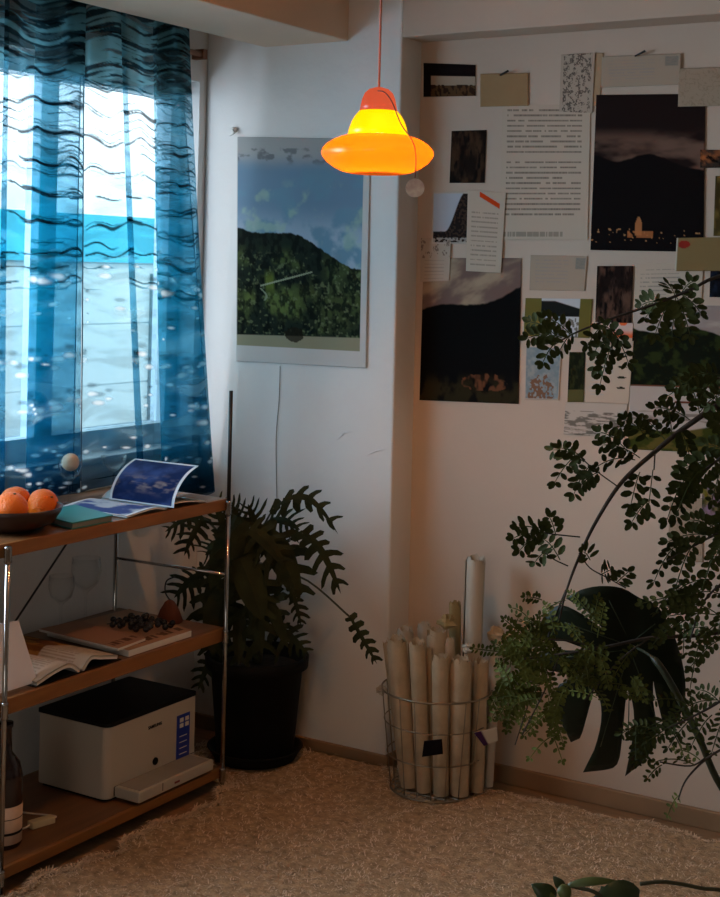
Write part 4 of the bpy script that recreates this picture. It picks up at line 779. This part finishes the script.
LV = [ # petiole start px, base px, tip px, depth, width m, droop
 ((252, 560), (274, 508), (338, 534), 4.10, .075, .34), ((258, 570), (303, 533), (341, 594), 4.08, .085, .16), ((262, 588), (350, 617), (377, 664), 4.00, .045, .0),
 ((262, 590), (291, 588), (301, 626), 4.08, .05, .05), ((232, 560), (202, 517), (165, 532), 4.30, .07, .12), ((232, 560), (204, 518), (184, 556), 4.28, .075, .1),
 ((236, 585), (206, 572), (174, 598), 4.22, .095, .1), ((240, 560), (236, 520), (210, 590), 4.15, .12, .1), ((245, 560), (250, 525), (236, 600), 4.12, .13, .12),
 ((250, 560), (262, 530), (300, 600), 4.10, .13, .1), ((245, 600), (225, 590), (212, 655), 4.15, .12, .08), ((255, 610), (262, 590), (288, 648), 4.12, .12, .05),
 ((250, 540), (250, 530), (284, 566), 4.05, .12, .12), ((235, 540), (228, 538), (214, 500), 4.16, .09, .0), ((242, 540), (246, 535), (230, 502), 4.2, .09, .0),
 ((250, 545), (260, 538), (248, 504), 4.18, .09, .0), ((250, 620), (240, 610), (238, 665), 4.10, .13, .04), ((245, 600), (250, 575), (262, 655), 4.09, .14, .05),
 ((250, 560), (268, 545), (296, 560), 4.14, .10, .1), ((240, 630), (215, 650), (198, 690), 4.20, .07, .05), ((256, 620), (276, 625), (308, 655), 4.12, .07, .06),
 ((240, 570), (222, 560), (203, 620), 4.18, .12, .06), ((250, 550), (270, 520), (300, 530), 4.16, .09, .12), ((250, 575), (240, 560), (262, 620), 4.05, .14, .06), ((246, 560), (226, 545), (205, 555), 4.22, .10, .08)]
for st, ba, ti, d, wd, dr in LV:
    s_ = P(st[0], st[1], 4.24); b_ = P(ba[0], ba[1], d); t_ = P(ti[0], ti[1], d - .02)
    mid_ = (s_ + b_) / 2 + Vector((0, 0, .02)); 
    if ba[0] == 350: mid_ = P(300, 577, 4.1)
    pth = cmr([s_, mid_, b_], 6); pt_ = MB().tube(pth, .0028, 7).build('petiole', M_stemA, pp, smooth=True)
    bod = R.choice((.16, .3, .38)) if wd > .1 else .12; b = MB(); vw = (-FW + Vector((R.uniform(-.35, .35), R.uniform(-.3, .3), R.uniform(.1, .7)))).normalized(); blade(b, b_, t_, wd, vw, n=5 if wd > .1 else 6, droop=dr, body=bod); b.build('leaf', M_leafA, pt_)

# ------------------------------------------------------------------ wire basket with paper rolls
BC = Vector((-1.900, 3.530, .022))
bk_ = empty('wire_basket', tuple(BC), 'round wire basket of paper rolls standing by the pillar corner', 'basket')
def rad(z): return .122 + (.152 - .122) * min(1, z / .27)
for z_ in (.003, .10, .19, .275): MB().ring(BC + Vector((0, 0, z_)), rad(z_), .0028 if z_ in (.003, .275) else .0018, 56, 7).build('hoop', M_wire, bk_, smooth=True)
for k in range(20):
    a = 2 * math.pi * k / 20 + .1; MB().tube([BC + Vector((rad(z_) * math.cos(a), rad(z_) * math.sin(a), z_)) for z_ in (.003, .1, .19, .275)], .0013, 6).build('upright', M_wire, bk_, smooth=True)
b = MB()
for k in range(-4, 5):
    y = k * .026; x = math.sqrt(max(0, .121 ** 2 - y * y)); b.tube([BC + Vector((-x, y, .003)), BC + Vector((x, y, .003))], .0012, 6); b.tube([BC + Vector((y, -x, .003)), BC + Vector((y, x, .003))], .0012, 6)
b.build('base_grid', M_wire, bk_)
def roll(top, bot, dt, db, r, lab, m_=None, turns=2.6, flat=1.0):
    t = P(top[0], top[1], dt); bp_ = P(bot[0], bot[1], db); k_ = (BC.z + .006 + r * .15 - t.z) / (bp_.z - t.z); bp_ = t + (bp_ - t) * k_
    T = (t - bp_).normalized(); A = T.orthogonal().normalized(); Bv = T.cross(A); n = int(34 * turns); vs = []; fs = []; th = .0006; sd = R.uniform(0, 6)
    for i in range(n + 1):
        f_ = i / n; a = sd + 2 * math.pi * turns * f_; rr_ = r * (1 - .38 * (1 - f_)); d = A * math.cos(a) + Bv * math.sin(a) * flat
        jag = .006 * math.sin(a * 1.7 + sd) + .004 * math.sin(a * 6.3) + .003 * math.sin(a * 17); rr_ *= 1 + .05 * math.sin(2 * a + sd) + .02 * math.sin(5 * a)
        for e, (p, q_) in enumerate(((bp_, 0), (t, 1))):
            sc = 1.0 - .08 * (1 - q_); vs.append(p + d * rr_ * sc + T * (jag if q_ else 0)); vs.append(p + d * (rr_ - th) * sc + T * (jag if q_ else 0))
    for i in range(n):
        a, b2 = i * 4, (i + 1) * 4; fs += [(a, a + 2, b2 + 2, b2), (a + 1, b2 + 1, b2 + 3, a + 3), (a + 2, a + 3, b2 + 3, b2 + 2), (a, b2, b2 + 1, a + 1)]
    fs += [(0, 1, 3, 2), (n * 4, n * 4 + 2, n * 4 + 3, n * 4 + 1)]
    o = MB().add(vs, fs).build('paper_roll', m_ or M_roll, smooth=False)
    md = o.modifiers.new('b', 'BEVEL'); md.width = .0001; o.modifiers.remove(md)
    tag(o, lab, 'paper roll', 'paper rolls in the wire basket'); return o
roll((396, 640), (410, 790), 3.972, 3.985, .031, 'leftmost thick kraft paper roll in the wire basket')
roll((417, 643), (424, 792), 3.932, 3.948, .027, 'kraft roll second from the left at the basket front')
roll((440, 657), (441, 795), 3.892, 3.925, .023, 'thin short roll at the front middle of the basket')
roll((461, 660), (459, 796), 3.900, 3.930, .030, 'wide short roll front and centre, right of the thin short roll')
roll((482, 662), (477, 792), 3.935, 3.958, .022, 'thin short roll at the right front of the basket')
roll((437, 632), (441, 780), 4.00, 4.00, .029, 'tan roll behind the two front middle rolls')
roll((476, 559), (468, 780), 4.03, 4.03, .0305, 'tallest pale grey paper roll sticking far out of the basket', M_rollw)
roll((455, 604), (454, 780), 4.08, 4.06, .020, 'yellowed crumpled roll left of the tallest roll', M_rolly, flat=.7)
roll((405, 630), (416, 780), 4.055, 4.05, .026, 'pale roll at the back left of the basket', M_rollw)
roll((495, 655), (488, 780), 4.00, 4.00, .019, 'pale thin roll at the right rim of the basket', M_rollw)
roll((388, 645), (404, 780), 4.035, 4.03, .014, 'slim kraft roll against the left rim of the basket')
roll((428, 650), (432, 790), 3.965, 3.965, .013, 'slim roll squeezed between the second roll and the thin short one')
roll((471, 668), (468, 790), 3.97, 3.97, .012, 'slim roll squeezed between the wide short roll and the right front roll')
roll((450, 640), (450, 780), 3.975, 3.975, .014, 'roll standing directly behind the wide short front roll')
roll((424, 625), (430, 780), 4.09, 4.07, .022, 'whitish ragged-topped roll at the back of the basket', M_rollw)
def crumple(name, c, r, m_, lab, seed, cat='paper'):
    rs = random.Random(seed); vs = []; fs = []; n, k_ = 10, 7
    for i in range(k_ + 1):
        th = math.pi * i / k_
        for j in range(n):
            ph = 2 * math.pi * j / n; q_ = r * rs.uniform(.55, 1.15); vs.append(Vector(c) + Vector((q_ * math.sin(th) * math.cos(ph), q_ * math.sin(th) * math.sin(ph), q_ * .8 * math.cos(th))))
    for i in range(k_):
        for j in range(n): fs.append((i * n + j, i * n + (j + 1) % n, (i + 1) * n + (j + 1) % n, (i + 1) * n + j))
    return tag(MB().add(vs, fs).build(name, m_), lab, cat)
crumple('crumpled_paper', P(447, 622, 4.02), .028, M_rolly, 'crumpled yellowish paper among the roll tops', 1)
crumple('crumpled_paper', P(498, 635, 4.05), .03, M_roll, 'crumpled pale paper at the right rim of the basket', 2)
crumple('crumpled_paper', P(468, 648, 3.96), .018, M_rollw, 'small crumpled white paper between the front rolls', 3)
crumple('crumpled_paper', P(381, 690, 4.10), .018, M_rollw, 'ragged paper scrap poking out left of the basket', 5)
qd = [P(424, 741, 3.853), P(442, 739, 3.85), P(443, 754, 3.85), P(422, 757, 3.853)]
sheet('dark_card', qd, (10, 10), f_plain((22, 16, 22)), M_print, th=.001); tag(bpy.data.objects['dark_card'], 'small dark purple card tucked in the front of the wire basket', 'card')
qd = [P(474, 733, 3.875), P(497, 727, 3.90), P(498, 741, 3.90), P(484, 746, 3.88)]
sheet('white_card', qd, (12, 10), lambda u, v: mixc(np.broadcast_to(col3((205, 195, 180)), u.shape + (3,)), col3((70, 40, 80)), (u < .3) * 1.0), M_print, th=.001); tag(bpy.data.objects['white_card'], 'white card with purple end tucked in the right of the wire basket', 'card')

# ------------------------------------------------------------------ foreground tree with pinnate leaves
TX = P(905, 760, 2.75); TX = Vector((TX.x, TX.y, 0.03))
tree = empty('pinnate_tree', tuple(TX), 'indoor tree with fine pinnate leaves reaching in from the right', 'tree')
MB().lathe([(0, 0), (.13, 0), (.16, .26), (.17, .27), (.17, .29), (.155, .29), (.15, .25), (0, .25)], TX, 40).build('pot', M_pot, tree, smooth=True)
tk = cmr([TX + Vector((0, 0, .24)), P(900, 700, 2.75), P(880, 500, 2.75), P(850, 330, 2.78), P(830, 200, 2.8)], 6)
MB().tube(tk, [.014 - .008 * i / len(tk) for i in range(len(tk))], 10).build('trunk', M_bark, tree, smooth=True)
def leaflet(b, p, T, V, L, wd):
    S = T.cross(V); a = [p, p + T * L * .25 + S * wd * .42, p + T * L * .6 + S * wd * .5, p + T * L * .9 + S * wd * .28, p + T * L, p + T * L * .9 - S * wd * .28, p + T * L * .6 - S * wd * .5, p + T * L * .25 - S * wd * .42]
    mid = [p + T * L * .5 - V * wd * .12]
    k = len(b.v); b.v += [tuple(x) for x in a + mid]; b.f += [(k + i, k + (i + 1) % 8, k + 8) for i in range(8)]
def pinnate(lb, tb_, start, end, n, ll, lw, sag=.12, view=None):
    n = max(4, int(n * .82))
    start = Vector(start); end = Vector(end); ax = end - start; L = ax.length; V = view or (-FW + Vector((R.uniform(-.5, .5), R.uniform(-.5, .5), R.uniform(-.4, .6)))).normalized()
    pts = [start + ax * t + Vector((0, 0, sag * L * 4 * t * (1 - t))) for t in [i / 8 for i in range(9)]]; tb_.tube(pts, [.0011] * 8 + [.0006], 5)
    for i in range(n):
        t = .14 + .84 * i / max(1, n - 1); q_ = t * 8; k = min(7, int(q_)); p = pts[k].lerp(pts[k + 1], q_ - k); T = (pts[k + 1] - pts[k]).normalized(); v = (V - T * V.dot(T)).normalized(); S = T.cross(v)
        sz = .65 + .5 * math.sin(math.pi * (.15 + .75 * t))
        for sg in (-1, 1):
            dr = (S * sg * R.uniform(.75, 1.0) + T * R.uniform(.3, .6) + v * R.uniform(-.25, .25) + Vector((0, 0, -R.uniform(0, .25)))).normalized(); vv = (v + S * sg * R.uniform(-.3, .3)).normalized(); vv = (vv - dr * vv.dot(dr)).normalized()
            leaflet(lb, p + dr * .0015, dr, vv, ll * sz * R.uniform(.85, 1.15), lw * sz * R.uniform(.85, 1.15))
    leaflet(lb, end, ax.normalized(), (V - ax.normalized() * V.dot(ax.normalized())).normalized(), ll, lw)
def branch(pts, r0, r1, leaves, twigs=(), m_=None, ll=.0215, lw=.0120):
    """pts: (px,py,depth) control points; leaves: (x0,y0,x1,y1,depth,n)"""
    cp = [P(*p) for p in pts]
    if pts[0][0] > 840: cp[0] = min(tk, key=lambda q_: (q_ - cp[0]).length)
    c = cmr(cp, 6); n = len(c); br = MB().tube(c, [r0 + (r1 - r0) * i / (n - 1) for i in range(n)], 8).build('branch', M_bark, tree, smooth=True)
    lb = MB(); tb_ = MB()
    for tw in twigs: MB().tube(cmr([P(*p) for p in tw], 5), .0014, 6).build('twig', M_bark, br, smooth=True)
    for l in leaves:
        d = l[4]; e = d + R.uniform(-.05, .05); pinnate(lb, lb, P(l[0], l[1], d), P(l[2], l[3], e), l[5] if len(l) > 5 else 7, ll, lw, sag=l[6] if len(l) > 6 else .1)
    o = lb.build('leaves', m_ or M_leafB, br); return br
d = 2.82
branch([(872, 470, 2.76), (800, 395, 2.78), (735, 398, 2.8), (690, 424, 2.82), (657, 450, 2.82), (622, 482, 2.82), (597, 520, 2.82), (580, 555, 2.83), (566, 592, 2.84), (559, 622, 2.84)], .0072, .0016,
  [(584, 462, 553, 450, d), (580, 453, 555, 482, d), (585, 460, 560, 448, d, 5), (590, 466, 574, 494, d), (600, 472, 582, 484, d, 5), (640, 458, 602, 445, d, 7), (635, 460, 598, 466, d), (628, 452, 600, 432, d), (648, 440, 625, 420, d), (652, 436, 612, 428, d),
   (640, 472, 631, 505, d, 6), (653, 470, 648, 512, d, 6, .02), (650, 500, 632, 522, d, 4), (545, 534, 517, 528, d, 6), (548, 532, 520, 550, d, 7), (556, 536, 550, 518, d, 4), (552, 550, 535, 562, d, 4), (560, 560, 545, 540, d, 5), (540, 536, 514, 538, d, 6), (600, 575, 610, 570, d, 3, 0), (616, 583, 628, 572, d, 4, 0), (590, 560, 583, 552, d, 3),
   (690, 420, 655, 408, d, 8), (700, 415, 690, 385, d, 8), (680, 428, 690, 458, d, 8), (710, 405, 730, 440, d, 8), (672, 436, 668, 408, d, 7), (700, 412, 722, 395, d, 8), (665, 440, 640, 418, d, 8)],
  [[(617, 486, d), (595, 470, d), (578, 455, d)], [(580, 537, d), (560, 535, d), (545, 533, d)], [(568, 566, d), (555, 560, d), (545, 553, d)], [(579, 553, d), (590, 568, d), (608, 578, d), (626, 588, d)], [(655, 452, d), (654, 470, d)]])
branch([(855, 340, 2.78), (790, 262, 2.8), (720, 276, 2.82), (690, 290, 2.83), (655, 304, 2.84), (610, 319, 2.85), (575, 333, 2.86), (552, 346, 2.86)], .0045, .0013,
  [(560, 340, 530, 322, 2.85, 8), (562, 338, 528, 338, 2.85, 8), (570, 334, 545, 318, 2.85, 7), (556, 343, 543, 362, 2.85, 5), (575, 333, 560, 350, 2.85, 6), (612, 320, 595, 352, 2.85, 7), (608, 322, 588, 345, 2.85, 6), (612, 330, 628, 362, 2.85, 7), (612, 345, 600, 385, 2.85, 8), (610, 330, 596, 368, 2.85, 6),
   (672, 297, 645, 318, 2.84, 8), (672, 298, 655, 335, 2.84, 9), (676, 296, 690, 335, 2.84, 9), (676, 296, 672, 338, 2.84, 9), (660, 303, 642, 305, 2.84, 7), (680, 294, 700, 312, 2.84, 7), (675, 296, 668, 284, 2.84, 4), (682, 292, 692, 282, 2.84, 4), (600, 325, 622, 340, 2.84, 5)],
  [[(612, 319, 2.85), (612, 335, 2.85), (612, 350, 2.85)]])
branch([(868, 450, 2.70), (800, 370, 2.70), (745, 372, 2.68), (720, 378, 2.68), (700, 384, 2.68)], .004, .0012, [(712, 380, 668, 396, 2.68, 8), (706, 383, 676, 386, 2.68, 8), (715, 380, 700, 400, 2.68, 6), (722, 376, 690, 378, 2.68, 8), (735, 378, 710, 405, 2.68, 7)])
branch([(875, 520, 2.7), (800, 445, 2.7), (740, 448, 2.7), (715, 462, 2.7), (695, 478, 2.7), (675, 492, 2.7)], .004, .0014,
  [(715, 462, 680, 472, 2.7, 10), (700, 474, 667, 520, 2.7, 12, .28), (705, 470, 676, 518, 2.7, 11, .2), (720, 460, 690, 495, 2.7, 10), (725, 462, 712, 500, 2.7, 9), (730, 455, 705, 445, 2.7, 9), (690, 482, 676, 490, 2.7, 6), (735, 470, 722, 520, 2.7, 9), (740, 440, 712, 420, 2.7, 9)])
branch([(878, 600, 2.65), (810, 530, 2.65), (745, 525, 2.62), (715, 535, 2.62), (690, 548, 2.62), (668, 560, 2.62)], .004, .0013,
  [(690, 545, 654, 582, 2.62, 10, .28), (695, 543, 675, 590, 2.62, 9, .15), (712, 536, 668, 542, 2.62, 9), (720, 532, 690, 520, 2.62, 9), (725, 535, 705, 580, 2.62, 9), (735, 530, 715, 558, 2.62, 9), (740, 520, 708, 528, 2.62, 9), (735, 545, 725, 605, 2.62, 9)], m_=M_leafB, ll=.019, lw=.0105)
rr = random.Random(5)
def spray(x0, y0, x1, y1, d0, d1, cnt, ln, amin, amax):
    out = []
    for k in range(cnt):
        x = rr.uniform(x0, x1); y = rr.uniform(y0, y1); a = math.radians(rr.uniform(amin, amax)); l = rr.uniform(.6, 1.1) * ln; out.append((x, y, x + l * math.cos(a), y + l * math.sin(a), rr.uniform(d0, d1), rr.randint(7, 10), rr.uniform(0, .15)))
    return out
branch([(895, 720, 2.7), (820, 610, 2.7), (760, 625, 2.7), (700, 635, 2.7), (650, 638, 2.7), (600, 648, 2.7), (555, 655, 2.72), (515, 660, 2.74)], .006, .0014,
  spray(520, 622, 600, 700, 2.66, 2.8, 44, 40, 40, 290) + spray(500, 640, 550, 700, 2.7, 2.8, 22, 32, 60, 290) + spray(590, 640, 650, 690, 2.66, 2.76, 12, 38, 20, 250),
  [[(650, 638, 2.7), (620, 660, 2.7), (585, 700, 2.7)], [(600, 648, 2.7), (560, 640, 2.7), (520, 640, 2.7)], [(560, 655, 2.72), (545, 690, 2.72), (522, 735, 2.72)]], m_=M_leafB2, ll=.011, lw=.0065)
branch([(566, 590, 2.86), (552, 625, 2.84), (540, 665, 2.82), (528, 705, 2.8), (515, 745, 2.8)], .002, .0011,
  spray(508, 690, 560, 720, 2.78, 2.84, 10, 38, 50, 140) + [(555, 735, 530, 758, 2.8, 6), (548, 728, 562, 760, 2.8, 6), (520, 625, 515, 652, 2.82, 5), (530, 620, 512, 608, 2.82, 5), (545, 610, 562, 600, 2.85, 4, 0)] + spray(535, 590, 560, 640, 2.82, 2.86, 8, 22, 100, 260),
  m_=M_leafB2, ll=.011, lw=.0065)
branch([(893, 700, 2.6), (820, 560, 2.58), (770, 560, 2.58), (735, 575, 2.58), (705, 600, 2.58), (690, 640, 2.58)], .004, .0013,
  spray(680, 575, 725, 640, 2.54, 2.62, 16, 44, 40, 200) + [(712, 560, 700, 600, 2.58, 6), (720, 640, 690, 668, 2.58, 8), (700, 640, 690, 690, 2.58, 8)], ll=.013, lw=.009)
branch([(896, 740, 2.6), (830, 640, 2.58), (765, 665, 2.58), (722, 700, 2.58), (690, 718, 2.58), (668, 728, 2.58)], .004, .0013,
  [(718, 700, 672, 716, 2.58, 11), (705, 710, 668, 748, 2.58, 10), (722, 705, 700, 690, 2.58, 8), (690, 718, 632, 738, 2.58, 12), (680, 722, 640, 755, 2.58, 11), (730, 705, 712, 752, 2.58, 10), (725, 695, 735, 650, 2.58, 9), (712, 715, 692, 745, 2.58, 8), (700, 712, 655, 700, 2.58, 9)] + spray(634, 715, 668, 735, 2.56, 2.62, 8, 34, 60, 200), ll=.0145, lw=.0065)
branch([(897, 760, 2.55), (830, 700, 2.52), (765, 730, 2.52), (730, 745, 2.52), (705, 760, 2.52), (686, 780, 2.52), (678, 800, 2.52)], .0035, .0012,
  [(695, 765, 655, 762, 2.52, 4), (680, 795, 668, 815, 2.52, 5), (700, 760, 675, 750, 2.52, 5), (662, 765, 648, 778, 2.52, 4)], [[(705, 758, 2.52), (690, 766, 2.52), (660, 762, 2.52)]], m_=M_leafB2, ll=.010, lw=.006)

# ------------------------------------------------------------------ monstera
MXp = P(812, 900, 3.15); MX = Vector((MXp.x, MXp.y, .038)); mon = empty('potted_monstera', tuple(MX), 'monstera with one huge split dark leaf hanging before the alcove wall', 'potted plant')
MB().lathe([(0, 0), (.09, 0), (.115, .2), (.12, .22), (.105, .22), (.1, .18), (0, .18)], MX, 36).build('pot', M_pot, mon, smooth=True)
outl = [(640, 598), (655, 604), (668, 622), (679, 650), (685, 680), (684, 704), (676, 722), (666, 738), (661, 716), (656, 696), (653, 680), (653, 700), (656, 722), (654, 744), (642, 763), (625, 776), (631, 748), (634, 718), (631, 696), (627, 688), (625, 705), (622, 738), (617, 764), (602, 770), (583, 772), (594, 750), (601, 722), (600, 700), (594, 690),
        (588, 712), (580, 738), (571, 742), (561, 722), (556, 700), (560, 684), (592, 671), (558, 672), (540, 664), (535, 655), (560, 650), (592, 651), (565, 641), (538, 641), (540, 624), (550, 611), (562, 605), (582, 614), (604, 630), (588, 612), (566, 598), (580, 590), (600, 586), (622, 588)]
cm = P(628, 655, 3.2)
def mondepth(x, y): u = (x - 628) / 70.; v = (y - 670) / 90.; return 3.22 + .05 * u * u + .07 * max(0, v) ** 2 - .03 * abs(u) ** .5 + .02 * v
ol2 = []
for i in range(len(outl)):
    p0, p1, p2, p3 = (Vector(outl[(i + k) % len(outl)]) for k in (-1, 0, 1, 2))
    sharp = ((p1 - p0).angle(p2 - p1) > 1.3) or ((p2 - p1).angle(p3 - p2) > 1.3)
    for t in (0, .33, .66): ol2.append(tuple(p1.lerp(p2, t) if sharp else 0.5 * ((2 * p1) + (p2 - p0) * t + (2 * p0 - 5 * p1 + 4 * p2 - p3) * t * t + (3 * p1 - p0 - 3 * p2 + p3) * t ** 3)))
outl = ol2
from mathutils.geometry import delaunay_2d_cdt
me = bpy.data.meshes.new('leaf'); bm = bmesh.new(); pts2 = []
for i, p in enumerate(outl):
    q_ = outl[(i + 1) % len(outl)]; k = max(1, int(math.hypot(q_[0] - p[0], q_[1] - p[1]) / 7))
    pts2 += [Vector((p[0] + (q_[0] - p[0]) * j / k, p[1] + (q_[1] - p[1]) * j / k)) for j in range(k)]
nb = len(pts2); inner = [Vector((x, y)) for x in range(536, 690, 8) for y in range(588, 780, 8)]
def inside(p):
    c = False; j = len(outl) - 1
    for i in range(len(outl)):
        a, b = outl[i], outl[j]
        if (a[1] > p.y) != (b[1] > p.y) and p.x < (b[0] - a[0]) * (p.y - a[1]) / (b[1] - a[1]) + a[0]: c = not c
        j = i
    return c
inner = [p for p in inner if inside(p) and min((p - q_).length for q_ in pts2) > 3]
vo, eo, fo_, *_r = delaunay_2d_cdt(pts2 + inner, [], [list(range(nb))], 1, 1e-4)
vs = [bm.verts.new(Vector((v.x, v.y, 0))) for v in vo]
for f in fo_: bm.faces.new([vs[i] for i in f])
for v in bm.verts: v.co = P(v.co.x, v.co.y, mondepth(v.co.x, v.co.y)) - Vector(MX)
bm.normal_update(); bm.to_mesh(me); bm.free(); me.materials.append(M_mon); me.polygons.foreach_set('use_smooth', [True] * len(me.polygons))
o = bpy.data.objects.new('leaf', me); COL.objects.link(o); o.parent = mon; o['_o'] = mon['_o']; sol = o.modifiers.new('s', 'SOLIDIFY'); sol.thickness = .0012
vb = MB()
for a_, c_ in (((630, 640), (628, 760)), ((630, 650), (662, 735)), ((628, 655), (595, 765)), ((626, 650), (545, 660)), ((628, 645), (552, 618)), ((632, 642), (660, 620)), ((630, 642), (605, 592))):
    vb.tube([P(a_[0] + (c_[0] - a_[0]) * t, a_[1] + (c_[1] - a_[1]) * t, mondepth(a_[0] + (c_[0] - a_[0]) * t, a_[1] + (c_[1] - a_[1]) * t) - .002) for t in [i / 6 for i in range(6)]], .0012, 5)
vb.build('vein', mat('pale_vein', (.025, .045, .018), .5), o, smooth=True)
MB().tube(cmr([P(630, 645, 3.2), P(655, 660, 3.10), P(680, 700, 3.08), P(700, 740, 3.08), P(722, 788, 3.10), P(770, 850, 3.13), MX + Vector((0, 0, .18))], 6), [.0028] * 6 + [.0075] * 31, 10).build('petiole', mat('petiole_green', (.018, .028, .012), .5), mon, smooth=True)

# ------------------------------------------------------------------ small plant cut off at the bottom edge
BP = P(690, 1010, 2.2); BX = Vector((BP.x, BP.y, .03)); sp_ = empty('potted_vine', tuple(BX), 'low green vine with pointed leaves at the bottom edge of the photo', 'potted plant')
MB().lathe([(0, 0), (.07, 0), (.085, .14), (.09, .15), (.075, .15), (.07, .12), (0, .12)], BX, 32).build('pot', M_pot, sp_, smooth=True)
def simple_leaf(base, tip, wd, view, m_, parent, cup=.15):
    base = Vector(base); tip = Vector(tip); ax = tip - base; T = ax.normalized(); V = (Vector(view) - T * Vector(view).dot(T)).normalized(); S = T.cross(V); L = ax.length; vs = []; fs = []; n = 12
    for i in range(n + 1):
        t = i / n; w_ = wd * .5 * (math.sin(math.pi * t ** .75) ** .8 if 0 < t < 1 else 0); p = base + ax * t + V * L * .12 * math.sin(math.pi * t)
        vs += [p + S * w_ + V * cup * w_, p, p - S * w_ + V * cup * w_]
    for i in range(n): a = i * 3; fs += [(a, a + 1, a + 4, a + 3), (a + 1, a + 2, a + 5, a + 4)]
    return MB().add(vs, fs).build('leaf', m_, parent, smooth=True, solid=.0008)
M_vine = mat('vine_leaf', (.030, .055, .018), .4, var=.4, scale=14); M_vine2 = mat('young_vine_leaf', (.10, .13, .035), .45, var=.3, scale=14)
root_ = BX + Vector((0, 0, .13))
def stem(pts): return MB().tube(cmr(pts, 6), .0032, 8).build('stem', M_stemA, sp_, smooth=True)
s1 = stem([root_, P(760, 960, 2.25), P(735, 898, 2.3), P(700, 888, 2.3), (P(665, 882, 2.3)), P(640, 884, 2.3)])
simple_leaf(P(640, 890, 2.3), P(588, 905, 2.28), .040, (-FW + UP * .9), M_vine, s1)
s2 = stem([root_, P(640, 960, 2.25), P(605, 900, 2.28), P(575, 887, 2.3), P(560, 886, 2.3)])
simple_leaf(P(566, 886, 2.3), P(620, 882, 2.3), .014, (-FW + UP * .9), M_vine2, s2, .4)
simple_leaf(P(564, 888, 2.3), P(553, 876, 2.3), .016, -FW, M_vine, s2); simple_leaf(P(556, 900, 2.3), P(531, 884, 2.3), .03, -FW + UP * .4, M_vine, s2); simple_leaf(P(562, 884, 2.29), P(568, 902, 2.28), .022, -FW, M_vine2, s2)
simple_leaf(P(612, 905, 2.3), P(601, 886, 2.3), .03, -FW + UP * .3, M_vine, s2); simple_leaf(P(552, 912, 2.3), P(545, 888, 2.3), .03, -FW, M_vine2, s2)

for o in bpy.data.objects:
    if '_o' in o: del o['_o']
SC.cycles.use_denoising = True
SC.cycles.max_bounces = 10; SC.cycles.transparent_max_bounces = 16
